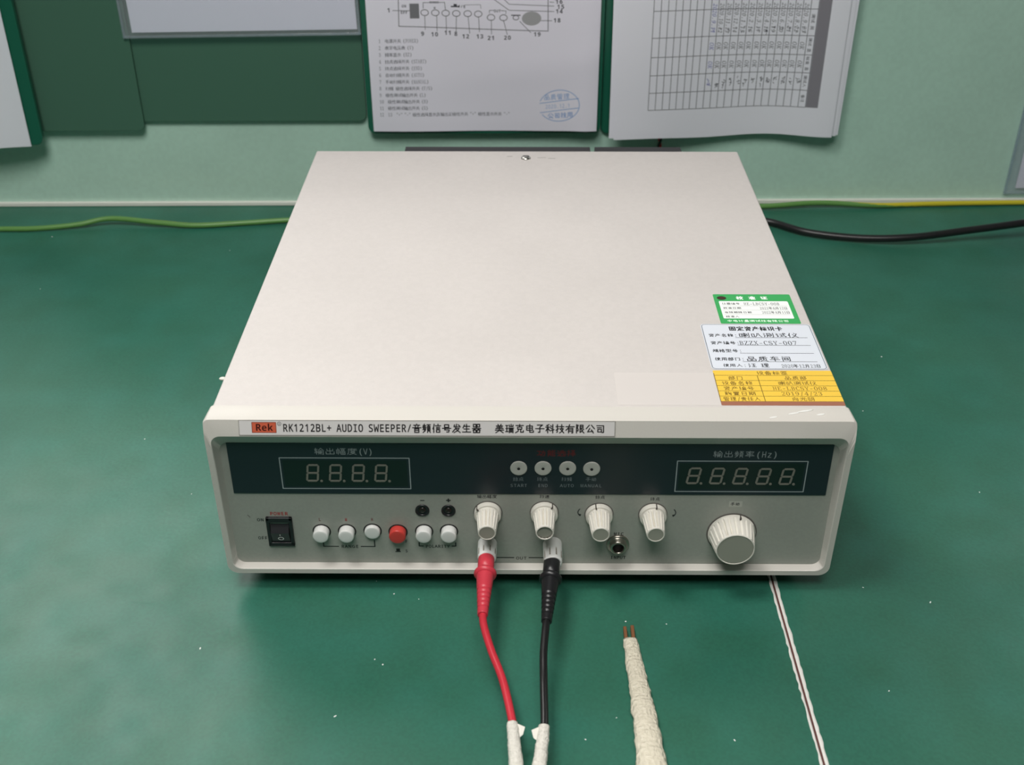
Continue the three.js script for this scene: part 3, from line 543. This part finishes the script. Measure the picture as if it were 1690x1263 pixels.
{ // white asset card
  const w = 1390, h = 1090, c = canvas(w, h, '#dde1ea');
  c.strokeStyle = '#30343c'; c.lineWidth = 7; c.beginPath(); c.roundRect(14, 14, w - 28, h - 28, 46); c.stroke();
  write(c, '固定资产标识卡', 690, 118, 104, { weight: 0.14, align: 'center', color: '#15171b', fit: 680 });
  const o = { color: '#24272c', weight: 0.12 };
  const rows = [['资产名称', 285], ['资产编号', 470], ['规格型号', 660], ['使用部门', 855]];
  c.lineWidth = 6;
  for (const [t, y] of rows) { write(c, t + ':', 70, y, 74, { ...o, fit: 360 }); c.strokeStyle = '#50545c'; c.beginPath(); c.moveTo(400, y + 58); c.lineTo(1290, y + 58); c.stroke(); }
  write(c, '使用人:', 150, 1000, 70, { ...o, fit: 280 });
  const hand = { color: '#0c0e14', weight: 0.1, font: 'serif', latin: 0.7 };
  write(c, '喇叭测试仪', 450, 280, 108, { ...hand, fit: 760 });
  write(c, 'BZZX-CSY-007', 420, 470, 104, { ...hand, fit: 720 });
  write(c, '品质车间', 450, 850, 110, { ...hand, fit: 560 });
  write(c, '汪', 450, 1000, 96, { ...hand }); write(c, '理', 600, 1000, 96, { ...hand });
  write(c, '2020年12月23日', 840, 1012, 80, { ...hand, fit: 480 });
  sticker('asset_card', 'white asset card with black handwriting', 0.1087, 0.178, -0.1082, -0.0535, c, 0.00016, 0.003, 0.3);
}
{ // yellow equipment label
  const w = 1400, h = 740, c = canvas(w, h, '#f0c74c');
  const line = (x0, y0, x1, y1) => { c.strokeStyle = '#5d4516'; c.lineWidth = 7; c.beginPath(); c.moveTo(x0, y0); c.lineTo(x1, y1); c.stroke(); };
  for (const y of [108, 218, 330, 442, 552, 660]) line(0, y, w, y);
  line(510, 108, 510, 660); line(4, 60, 4, 740);
  c.fillStyle = '#a06a55'; c.fillRect(0, 662, w, 78);
  const o = { color: '#6b5220', weight: 0.09, align: 'center', font: 'serif' };
  write(c, '设备标签', 700, 55, 82, o);
  [['部门', '品质部'], ['设备名称', '喇叭测试仪'], ['资产编号', 'HE-LBCSY-008'], ['购置日期', '2019/4/23'], ['管理/责任人', '向光明']].forEach(([a, b], i) => { write(c, a, 255, 164 + 111 * i, 80, { ...o, fit: i > 3 ? 430 : 0 }); write(c, b, 955, 164 + 111 * i, 80, { ...o, latin: 0.66 }); });
  sticker('equipment_label', 'yellow table label printed in brown', 0.1089, 0.179, -0.0524, -0.0149, c, 0.00002, 0.0008, 0.3);
}
mesh('clear_tape', box(0.0503, 0.1087, TOP, TOP + 0.00008, -0.0497, -0.0149), phys(rgb(0.65, 0.605, 0.58), 0.3), gen).userData.label = 'strip of clear tape';

// ---------------------------------------------------------------- test leads
function tube(points, r, seg = 120, rad = 14) { return new THREE.TubeGeometry(new THREE.CatmullRomCurve3(points.map((p) => new THREE.Vector3(...p)), false, 'centripetal'), seg, r, rad, false); }
function along(profile, from, to, n = 28) { // lathe profile [r, t 0..1] swept on a straight axis
  const a = new THREE.Vector3(...from), b = new THREE.Vector3(...to), L = a.distanceTo(b);
  const g = new THREE.LatheGeometry(profile.map(([r, t]) => new THREE.Vector2(r, t * L)), n);
  g.applyQuaternion(new THREE.Quaternion().setFromUnitVectors(new THREE.Vector3(0, 1, 0), b.clone().sub(a).normalize()));
  return g.translate(a.x, a.y, a.z);
}
function wrap(points, radii, flat, seed, tw = 0) { // crumpled tape around a path, flattened
  const c = new THREE.CatmullRomCurve3(points.map((p) => new THREE.Vector3(...p))), N = 60, M = 26, pos = [], idx = [], uv = [];
  for (let i = 0; i <= N; i++) {
    const t = i / N, p = c.getPoint(t), d = c.getTangent(t), side = new THREE.Vector3(0, 1, 0).cross(d).normalize(), up = d.clone().cross(side);
    const rr = radii(t);
    for (let j = 0; j < M; j++) {
      const a = j / M * Math.PI * 2, k = 1 + 0.09 * (tnoise(((t * 3 + Math.sin(a) * 0.05) % 1 + 1) % 1, j / M, 8, seed) - 0.5) + 0.14 * (tnoise((t * 2.7) % 1, j / M, 16, seed + 1) - 0.5);
      const q = p.clone().addScaledVector(side, rr * k * Math.cos(a)).addScaledVector(up, rr * k * flat * Math.sin(a));
      pos.push(q.x, Math.max(q.y, 0.0001), q.z);
      uv.push(Math.abs(j / M - 0.5) * 1.2, t * 3);
    }
  }
  for (let i = 0; i < N; i++) for (let j = 0; j < M; j++) { const a = i * M + j, b = i * M + (j + 1) % M; idx.push(a, b, a + M, b, b + M, a + M); }
  const c0 = pos.length / 3; const s = c.getPoint(0), e = c.getPoint(1); pos.push(s.x, s.y, s.z, e.x, e.y, e.z);
  uv.push(0, 0, 0, 3);
  for (let j = 0; j < M; j++) { idx.push(c0, (j + 1) % M, j, c0 + 1, N * M + j, N * M + (j + 1) % M); }
  const g = new THREE.BufferGeometry(); g.setAttribute('position', new THREE.Float32BufferAttribute(pos, 3)); g.setAttribute('uv', new THREE.Float32BufferAttribute(uv, 2)); g.setIndex(idx); g.computeVertexNormals();
  return g;
}
const crumple = dataTexture(512, (u, v) => { const a = Math.abs(tnoise(u, v, 14, 91) - 0.5), b = Math.abs(tnoise(u, v, 34, 92) - 0.5), k = 0.9 - a * 1.1 - b * 0.5; return [k, k, k]; });
const tapeMat = mat(rgb(0.74, 0.71, 0.64), 0.5, { bumpMap: crumple, bumpScale: 0.0005 });
function lead(label, m, cableMat, start, plugEnd, bootEnd, cable, tapeFrom, tapeTo, seed) {
  const t = thing('test_lead', label, 'test lead');
  mesh('plug', along([[0, 0], [0.0044, 0], [0.0048, 0.04], [0.0049, 0.6], [0.0047, 1], [0, 1]], start, plugEnd), m, t);
  const fl = plugEnd.map((v, i) => v + (bootEnd[i] - plugEnd[i]) * 0.0), fl2 = plugEnd.map((v, i) => v + (bootEnd[i] - plugEnd[i]) * 0.12);
  mesh('collar', along([[0.004, 0], [0.0058, 0.08], [0.0066, 0.35], [0.0067, 0.6], [0.0058, 0.95], [0.0045, 1]], fl, fl2), m, t);
  const prof = [];
  for (let i = 0; i <= 60; i++) { const u = i / 60, r = 0.0051 + (0.0030 - 0.0051) * u, groove = u > 0.36 && u < 0.9 ? 0.00055 * Math.max(0, Math.sin((u - 0.36) / 0.54 * Math.PI * 10)) : 0; prof.push([r - groove, u]); }
  prof.push([0.0024, 1], [0, 1]);
  mesh('strain_relief', along(prof, fl2, bootEnd), m, t);
  mesh('cable', tube(cable, 0.0022), cableMat, t);
  const tw = wrap([tapeFrom, tapeFrom.map((v, i) => (v + tapeTo[i]) / 2), tapeTo], (u) => 0.0029 + 0.0008 * Math.min(1, u * 1.3), 0.85, seed);
  const tp = mesh('tape_wrap', tw, tapeMat, t);
  tp.userData.label = 'white tape wrapped round the cable';
  const s = new THREE.Shape([[0, 0], [0.0045, -0.002], [0.0035, -0.006], [0, -0.009]].map((p) => new THREE.Vector2(p[0] * (seed % 2 ? 1 : -1), p[1])));
  mesh('tape_end', new THREE.ExtrudeGeometry(s, { depth: 0.0003, bevelEnabled: false }).rotateX(-Math.PI / 2 + 0.35).translate(tapeFrom[0] + (seed % 2 ? 0.0022 : -0.0022), tapeFrom[1] + 0.001, tapeFrom[2] + 0.001), tapeMat, tp);
}
lead('red test lead plugged into the white binding post below the knobs', mat(rgb(0.62, 0.045, 0.07), 0.4), mat(rgb(0.58, 0.03, 0.05), 0.3), [-0.0248, 0.0335, 0.006], [-0.0252, 0.0328, 0.0195], [-0.0259, 0.0305, 0.0535],
  [[-0.0259, 0.0306, 0.052], [-0.0253, 0.0295, 0.0590], [-0.0209, 0.0262, 0.0752], [-0.0142, 0.0222, 0.0938], [-0.0088, 0.019, 0.1195], [-0.0076, 0.018, 0.128], [-0.006, 0.017, 0.15]], [-0.0089, 0.0188, 0.1205], [-0.0062, 0.0165, 0.152], 71);
lead('black test lead plugged into the white binding post below the knobs', blackPlastic, mat(rgb(0.012, 0.012, 0.013), 0.28), [0.0140, 0.033, 0.009], [0.0130, 0.0325, 0.0235], [0.0099, 0.0300, 0.0580],
  [[0.0099, 0.0302, 0.0565], [0.0092, 0.029, 0.064], [0.0080, 0.0255, 0.0775], [0.0079, 0.021, 0.0945], [0.0078, 0.0188, 0.1235], [0.0070, 0.018, 0.132], [0.0045, 0.017, 0.154]], [0.0078, 0.0187, 0.1225], [0.0040, 0.0165, 0.154], 72);

// taped probe with two bare copper ends
{
  const p = thing('taped_probe', 'flat cream taped probe with two bare copper prongs', 'probe');
  mesh('tape_wrap', wrap([[0.0591, 0.0031, 0.0445], [0.0604, 0.0034, 0.07], [0.0617, 0.0038, 0.092], [0.0626, 0.0042, 0.115], [0.0634, 0.0045, 0.145]], (t) => 0.0042 + 0.0038 * t, 0.5, 81), mat(rgb(0.72, 0.66, 0.53), 0.45, { bumpMap: crumple, bumpScale: 0.0009 }), p);
  const copper = mat(rgb(0.55, 0.24, 0.12), 0.4, { metalness: 0.8 });
  mesh('prong', rbox(0.0557, 0.0577, 0.0012, 0.0042, 0.0345, 0.048, 0.0004), copper, p);
  mesh('prong', rbox(0.0600, 0.0621, 0.0012, 0.0042, 0.0335, 0.052, 0.0004), copper, p);
}

// ---------------------------------------------------------------- cords along the wall
{
  const pts = [[-0.75, 0.0035, -0.515], [-0.5217, 0.003, -0.5165], [-0.4861, 0.003, -0.518], [-0.4458, 0.0045, -0.5245], [-0.4177, 0.0075, -0.5318], [-0.3679, 0.005, -0.528], [-0.3312, 0.003, -0.5258], [-0.284, 0.003, -0.5318], [-0.2366, 0.003, -0.5395], [-0.1, 0.003, -0.556], [0.1, 0.003, -0.568], [0.2448, 0.004, -0.5735], [0.3021, 0.0055, -0.579], [0.3639, 0.003, -0.5785], [0.4147, 0.003, -0.5825], [0.5153, 0.003, -0.5865], [0.75, 0.003, -0.592]];
  const g = tube(pts, 0.0026, 420, 24), n = g.attributes.position.count, col = new Float32Array(n * 3), rad = 25;
  for (let i = 0; i < n; i++) {
    const ring = Math.floor(i / rad), a = (i % rad) / 24 * 6.283, t = ring / 420, tw = 5.6 + Math.PI * 0.8 * (1 - THREE.MathUtils.smoothstep(t, 0.71, 0.79)) + 0.25 * Math.sin(t * 40);
    const y = Math.cos(a - tw) > 0.1;
    col.set(y ? [0.58, 0.5, 0.03] : [0.12, 0.28, 0.07], i * 3);
  }
  g.setAttribute('color', new THREE.BufferAttribute(col, 3));
  tag(mesh('ground_wire', g, mat(0xffffff, 0.4, { vertexColors: true })), 'thin green and yellow earth wire running along the foot of the back panel', 'wire');
}
tag(mesh('power_cord', tube([[0.16, 0.03, -0.44], [0.17, 0.02, -0.5], [0.205, 0.007, -0.537], [0.2428, 0.0045, -0.5343], [0.2753, 0.0045, -0.5102], [0.3251, 0.005, -0.4956], [0.3702, 0.008, -0.4908], [0.4296, 0.013, -0.4969], [0.4833, 0.018, -0.503], [0.5525, 0.022, -0.5172], [0.64, 0.024, -0.53]], 0.0036, 160, 18), mat(rgb(0.012, 0.012, 0.013), 0.35)), 'thick black power cord curving out from behind the signal generator', 'cord');

// ---------------------------------------------------------------- boards and papers on the back panel
const boardMat = mat(rgb(0.012, 0.115, 0.07), 0.32);
const hazeBoardMat = mat(rgb(0.062, 0.148, 0.102), 0.4);  // same kind of board; its glossy haze is put into this paler green
function board(label, s0, s1, y0, y1, out, thick = 0.004, r = 0.008, m = boardMat) {
  const w = s1 - s0, h = y1 - y0, s = new THREE.Shape();
  s.moveTo(r, 0); s.lineTo(w - r, 0); s.quadraticCurveTo(w, 0, w, r); s.lineTo(w, h - r); s.quadraticCurveTo(w, h, w - r, h); s.lineTo(r, h); s.quadraticCurveTo(0, h, 0, h - r); s.lineTo(0, r); s.quadraticCurveTo(0, 0, r, 0);
  const g = tag(mesh('hanging_board', new THREE.ExtrudeGeometry(s, { depth: thick - 0.0012, bevelEnabled: true, bevelThickness: 0.0006, bevelSize: 0.0006, bevelSegments: 2, curveSegments: 8 }).translate(0, 0, 0.0006), m), label, 'board', 'green boards hung on the back panel');
  onWall(g, s0, y0, out);
  return g;
}
board('bare green hanging board beside the leaning board with a form page', -0.607, -0.380, 0.0838, 0.395, 0.0045, 0.004, 0.008, hazeBoardMat);
board('green hanging board showing below the clear sleeve with a blank page', -0.386, -0.1592, 0.0918, 0.396, 0.0005, 0.004, 0.008, hazeBoardMat);
board('green hanging board holding the page with the instrument diagram', -0.1565, 0.0735, 0.0805, 0.39, 0.0055);
board('green hanging board behind the stack of table sheets', 0.0755, 0.302, 0.078, 0.392, 0.0005);
board('thick green hanging board leaning out from the panel under a form page', -0.7, -0.4785, 0.0745, 0.385, 0.016, 0.0055);

const paperMat = (ctx, c = 0xffffff) => mat(c, 0.75, ctx ? { map: texture(ctx) } : {});
function sheet(w, h, bend, n = 40, thick = 0.0003) { // upright sheet from (0,0) to (w,h), bend(u,v) pushes it out; has a front, a back and edges
  const pos = [], uv = [], idx = [], m = 24;
  for (const side of [0, 1]) for (let j = 0; j <= m; j++) for (let i = 0; i <= n; i++) { const u = i / n, v = j / m, [dz, dy] = bend(u, v); pos.push(u * w, v * h + dy, dz + (side ? 0 : thick)); uv.push(u, v); }
  const K = (n + 1) * (m + 1), at = (i, j) => j * (n + 1) + i;
  for (let j = 0; j < m; j++) for (let i = 0; i < n; i++) { const a = at(i, j), b = at(i + 1, j), c = at(i, j + 1), d = at(i + 1, j + 1); idx.push(a, b, d, a, d, c, K + a, K + d, K + b, K + a, K + c, K + d); }
  const edge = (a, b) => idx.push(a, K + a, b, b, K + a, K + b);
  for (let i = 0; i < n; i++) { edge(at(i, 0), at(i + 1, 0)); edge(at(i + 1, m), at(i, m)); }
  for (let j = 0; j < m; j++) { edge(at(n, j), at(n, j + 1)); edge(at(0, j + 1), at(0, j)); }
  const g = new THREE.BufferGeometry();
  g.setAttribute('position', new THREE.Float32BufferAttribute(pos, 3)); g.setAttribute('uv', new THREE.Float32BufferAttribute(uv, 2)); g.setIndex(idx); g.computeVertexNormals();
  return g;
}
{ // page with the diagram of the instrument
  const W = 0.2215, H = 0.297, w = 1500, h = 2011, c = canvas(w, h, '#e9e6f2');
  const q = (xz, yz) => [(xz - (65 + 40 * yz / 865)) / (1595 - 90 * yz / 865) * 1500, h - (868 - yz) * 0.994];
  const line = (lw, ...p) => { c.strokeStyle = '#34343c'; c.lineWidth = lw; c.beginPath(); p.forEach((a, i) => { const [x, y] = q(...a); i ? c.lineTo(x, y) : c.moveTo(x, y); }); c.stroke(); };
  line(4, [290, -420], [288, 163], [1296, 196], [1308, -420], [290, -420]);
  for (const [x0, y0, x1, y1] of [[248, 63, 400, 66], [1310, 12, 1340, 14], [1035, 24, 1340, 38], [1035, 62, 1340, 72], [1190, 128, 1325, 130], [1105, 132, 1180, 206]]) line(3, [x0, y0], [x1, y1]);
  line(3, [1000, -10], [1035, 24]); line(3, [930, -10], [1035, 62]);
  c.fillStyle = '#77777c'; { const [x, y] = q(362, 20), [x2, y2] = q(428, 114); c.fillRect(x, y, x2 - x, y2 - y); }
  { const [x, y] = q(1186, 115); c.fillStyle = '#a3a3a6'; c.beginPath(); c.ellipse(x, y, 62, 44, 0, 0, 6.3); c.fill(); }
  const ring = (x, y, r = 24) => { const [a, b] = q(x, y); c.strokeStyle = '#3a3a40'; c.lineWidth = 4; c.beginPath(); c.ellipse(a, b, r, r * 0.78, 0, 0, 6.3); c.stroke(); };
  for (const [x, y] of [[464, 77], [536, 78], [606, 80], [678, 82], [755, 83], [826, 85], [912, 107], [996, 109], [1080, 109]]) ring(x, y, x > 1050 ? 18 : 24);
  line(6, [1048, 93], [1112, 94]);
  for (const [x0, y0, x1, y1] of [[464, 92, 466, 186], [545, 92, 546, 195], [608, 95, 609, 200], [678, 97, 674, 205], [757, 98, 766, 210], [828, 100, 832, 200], [914, 120, 913, 215], [995, 122, 1020, 218]]) line(3, [x0, y0], [x1, y1]);
  const num = (t, x, y, s = 30) => { const [a, b] = q(x, y); write(c, t, a, b, s, { align: 'center', latin: 0.85, color: '#2c2c34', bold: 'bold' }); };
  for (const [t, x, y] of [['1', 222, 60], ['9', 447, 211], ['10', 528, 215], ['11', 618, 205], ['8', 672, 212], ['12', 738, 228], ['13', 834, 228], ['21', 910, 238], ['20', 1020, 236], ['19', 1222, 215], ['18', 1358, 128], ['14', 1374, 70], ['15', 1384, 42], ['16', 1374, 10]]) num(t, x, y);
  line(3, [455, 50], [455, 14], [600, 12], [605, 60]); line(2, [735, 50], [738, 28], [842, 26], [845, 50]); line(3, [902, 80], [902, 62], [935, 62]); line(3, [980, 64], [1015, 66], [1012, 84]);
  num('M', 532, 46, 16); num('RANGE', 530, 12, 14); num('OUT', 955, 66, 18); num('ON', 325, 36, 18); num('OFF', 325, 76, 18); num('F/S', 715, 38, 18);
  { const [x, y] = q(672, 36); c.fillStyle = '#3a3a40'; c.fillRect(x - 28, y - 2, 56, 8); c.fillRect(x - 10, y - 14, 20, 14); }
  const tx = (t, y, xz = 148) => { const [a, b] = q(xz, y); write(c, t, a, b, 26, { color: '#5d5d66', weight: 0.085, gap: 0.02, font: 'serif', latin: 0.55, stretch: 1 }); };
  ['1、 电源开关（POWER）。', '2、 数字电压表（V）。', '3、 频率显示（HZ）。', '4、 始点选择开关（START）。', '5、 终点选择开关（END）。', '6、 自动扫频开关（AUTO）。', '7、 手动扫频开关（MANUAL）。', '8、 扫频、极性选择开关（F/S）。', '9、 极性测试输出开关（L）。', '10、 极性测试输出开关（M）。', '11、 极性测试输出开关（H）。', '12、 13、 "+" "-" 极性选择之显示及输出正极性开关 "+" 极性显示开关 "-"。']
    .forEach((t, i) => tx(t.replace('（', ' (').replace('）', ')').replace('数', '表').replace('之', ''), 258 + 44.8 * i));
  { // oval stamp
    const [x, y] = q(1362, 692); c.strokeStyle = 'rgba(80,130,195,0.6)'; c.lineWidth = 5;
    c.save(); c.translate(x, y); c.rotate(-0.06); c.beginPath(); c.ellipse(0, 0, 134, 106, 0, -2.75, 2.6); c.stroke();
    for (const d of [-30, 34]) { c.beginPath(); c.moveTo(-128, d + 6); c.lineTo(130, d - 12); c.stroke(); }
    write(c, '品质管理', -12, -62, 38, { align: 'center', color: 'rgba(85,130,195,0.5)', weight: 0.12 }); write(c, '2020.12.1', -10, 2, 30, { align: 'center', color: 'rgba(85,130,195,0.5)' }); write(c, '公司技用', 8, 66, 38, { align: 'center', color: 'rgba(75,120,190,0.6)', weight: 0.13 });
    c.restore();
  }
  const g = sheet(W, H, (u, v) => [0.0006 + 0.0016 * Math.sin(u * 9 + v * 7) * (1 - v) * 0.6 + 0.004 * Math.max(0, 0.03 - Math.abs(0)) + 0.0022 * Math.exp(-((u - 0.96) ** 2) / 0.004) * (1 - v) + 0.0012 * Math.exp(-((v - 0.14 - 0.1 * u) ** 2) / 0.0006) * u, 0]);
  const p = tag(mesh('diagram_page', g, paperMat(c)), 'white page with an instrument diagram, numbered list and blue oval stamp', 'paper');
  onWall(p, -0.1515, 0.0832, 0.0105);
}
{ // table sheets, bowed away from their board
  const t = thing('table_sheets', 'stack of bowed white sheets with a handwritten grid table', 'paper');
  const W = 0.2185, H = 0.297, w = 1500, h = 2040, c = canvas(w, h, '#e6e6ef');
  const q = (xz, yz) => { const l = 112 + 33 * yz / 880, r = 1612 - 75 * yz / 880; return [(xz - l) / (r - l) * w, h - (868 - yz) * 1.0]; };
  const cols = [348, 393, 438, 484, 527, 573, 615, 660, 705, 750, 795, 840, 890, 935, 985, 1035, 1080, 1127, 1175, 1222, 1268, 1315, 1362], rowsY = [-560, -380, -160, 15, 187, 313, 433, 551, 668];
  const L = (a, b) => { const [x0, y0] = q(...a), [x1, y1] = q(...b); c.beginPath(); c.moveTo(x0, y0); c.lineTo(x1, y1); c.stroke(); };
  c.strokeStyle = '#55555d'; c.lineWidth = 4;
  for (const x of cols) { const [a] = q(x, 668), y0 = q(x, -560)[1], y1 = q(x, 668)[1]; c.beginPath(); c.moveTo(a, y0); c.lineTo(a, y1); c.stroke(); }
  const xa = q(348, 668)[0], xb = q(1440, 668)[0];
  for (const y of rowsY) { const yy = q(348, y)[1]; c.beginPath(); c.moveTo(xa, yy); c.lineTo(q(1362, 668)[0], yy); c.stroke(); }
  c.fillStyle = '#85828a'; { const x = q(1365, 668)[0], y0 = q(0, -560)[1], y1 = q(0, 668)[1]; c.fillRect(x, y0, xb - x, y1 - y0); }
  const turned = (text, xz, yz, size, o) => { const x = q(xz, 668)[0], y = q(0, yz)[1]; c.save(); c.translate(x, y); c.rotate(Math.PI / 2); write(c, text, 0, 0, size, { align: 'center', ...o }); c.restore(); };
  const head = { color: '#606068', weight: 0.1 };
  turned('测试时间', 1338, 100, 26, head); turned('测试结显', 1338, 250, 24, head); turned('标准结显', 1338, 373, 24, head); turned('测试人', 1338, 492, 24, head); turned('备注', 1338, 610, 24, head);
  for (let i = 8; i < 21; i++) {
    const x = (cols[i] + cols[i + 1]) / 2, ink = { color: i === 8 ? '#4a4f9c' : '#2e2f38', font: 'serif', latin: 0.55, bold: 'italic', weight: 0.1 };
    turned(`2020.${1 + (i % 12)}.${3 + i}`, x, 70, 30, { ...ink, fit: 190 });
    turned('OK', x, 250, 32, { ...ink, latin: 0.8 }); turned('OK', x, 373, 32, { ...ink, latin: 0.8 });
    const px = q(x, 668)[0], py = q(0, 490)[1];
    scribble(c, px - 14, py - 22, 30, 44, 5, ink.color, 3.2);
    scribble(c, px - 12, q(0, 150)[1] - 20, 26, 36, 3, ink.color, 2.6);
    turned('2019', x, -80, 30, ink);
  }
  const bow = (u, v) => { const d = 1 - v * 0.85, z = 0.004 + d * (0.016 * Math.exp(-((u - 0.08) ** 2) / 0.09) + 0.007 * Math.exp(-((u - 1) ** 2) / 0.05) - 0.0015); return [z, 0.0012 * Math.sin(u * 11) * (1 - v) ** 6]; };
  mesh('front_sheet', sheet(W, H, bow), paperMat(c), t);
  for (let i = 1; i <= 3; i++) {
    const s = mesh('back_sheet', sheet(W, H, (u, v) => { const [z, y] = bow(u + (i === 1 ? -0.02 : 0.01 * i), v); return [z * 0.93 - 0.0006 * i, y]; }, 40), paperMat(null, 0xe6e6ef), t);
    s.position.set(i === 1 ? -0.0045 : 0.0022 * i, 0.0016 * i - 0.0006, 0); s.rotation.z = i === 1 ? 0.006 : -0.004 * i;
  }
  onWall(t, 0.0865, 0.0775, 0.0052);
}
{ // page on the leaning clipboard
  const c = canvas(800, 1100, '#e6e6ef');
  c.strokeStyle = '#44444a'; c.lineWidth = 4; c.strokeRect(80, 330, 640, 560);
  for (let i = 1; i < 7; i++) { c.beginPath(); c.moveTo(80, 330 + 80 * i); c.lineTo(720, 330 + 80 * i); c.stroke(); }
  const p = tag(mesh('form_page', sheet(0.212, 0.297, (u, v) => [0.001 + 0.006 * Math.exp(-((u - 0.8) ** 2) / 0.02) * (1 - v), 0]), paperMat(c)), 'white form page on the leaning green board', 'paper');
  onWall(p, -0.7015, 0.0735, 0.0222);
}
function sleeve(label, s0, s1, y0, y1, out, inset, sheetColor) {
  const t = thing('document_sleeve', label, 'sleeve'), w = s1 - s0, h = y1 - y0;
  mesh('page', box(inset, w - inset * 0.3, inset * 0.55, h - 0.01, 0.0006, 0.001), paperMat(null, sheetColor), t);
  const film = phys(rgb(0.97, 0.97, 0.99), 0.15, { transmission: 0.95, thickness: 0, ior: 1.45 });
  mesh('plastic_film', box(0, w, 0, h, 0.0013, 0.0016), film, t);
  mesh('plastic_film', box(0, w, 0, h, 0, 0.0003), film, t);
  mesh('welded_edge', mergeGeometries([rbox(-0.0008, w + 0.0008, -0.0008, 0.0016, 0, 0.002, 0.0005), rbox(-0.0008, 0.0016, 0, h, 0, 0.002, 0.0005), rbox(w - 0.0016, w + 0.0008, 0, h, 0, 0.002, 0.0005)]), phys(rgb(0.78, 0.84, 0.88), 0.15, { transmission: 0.85, thickness: 0 }), t);
  onWall(t, s0, y0, out);
  return t;
}
sleeve('clear sleeve with a blank lilac-white page before a green board', -0.3835, -0.1585, 0.1765, 0.392, 0.0095, 0.0085, rgb(0.79, 0.79, 0.86)).rotation.z = 0.012;
sleeve('clear sleeve hung low on the bare right side of the panel', 0.497, 0.722, 0.0105, 0.32, 0.002, 0.0105, rgb(0.79, 0.79, 0.86));
{ // red and black twisted cord hanging behind the sheets
  const t = thing('twisted_cord', 'red and black twisted cord hanging below the table sheets', 'cord');
  for (const [k, m] of [[0, mat(rgb(0.55, 0.03, 0.03), 0.4)], [1, mat(rgb(0.015, 0.012, 0.012), 0.4)]]) {
    const pts = [];
    for (let i = 0; i <= 90; i++) { const u = i / 90, a = u * 62 + k * Math.PI; pts.push([0.1352 + 0.0011 * Math.cos(a), 0.002 + 0.16 * (1 - u), WZ + 0.0015 + 0.0011 + 0.0011 * Math.sin(a)]); }
    mesh('strand', tube(pts, 0.0012, 360, 8), m, t);
  }
}
{ // crumbs and dust on the mat
  const geos = [], spots = [[-0.4395, -0.395], [-0.4665, -0.505], [-0.2848, -0.475], [-0.082, 0.0035], [-0.0665, 0.008], [-0.083, 0.062], [-0.094, -0.008], [0.082, 0.0285], [0.0475, 0.1], [0.2065, -0.004], [0.244, 0.009], [0.255, -0.2], [-0.19, 0.05], [0.03, 0.115], [0.109, 0.115], [-0.23, -0.095], [-0.28, -0.16], [0.29, -0.28], [0.31, -0.1], [-0.105, 0.1], [-0.088, 0.058], [0.2, 0.08], [0.058, 0.0265]];
  for (const [x, z] of spots) { const r = 0.00025 + rnd() * 0.0003; geos.push(new THREE.IcosahedronGeometry(r, 0).scale(1 + rnd(), 0.5, 1).rotateY(rnd() * 3).translate(x, r * 0.3, z)); }
  const d = tag(mesh('dust_specks', mergeGeometries(geos), mat(rgb(0.75, 0.78, 0.75), 0.8)), 'tiny white dust specks scattered over the green mat', 'dust');
  d.userData.kind = 'stuff';
}

renderer.render(scene, camera);
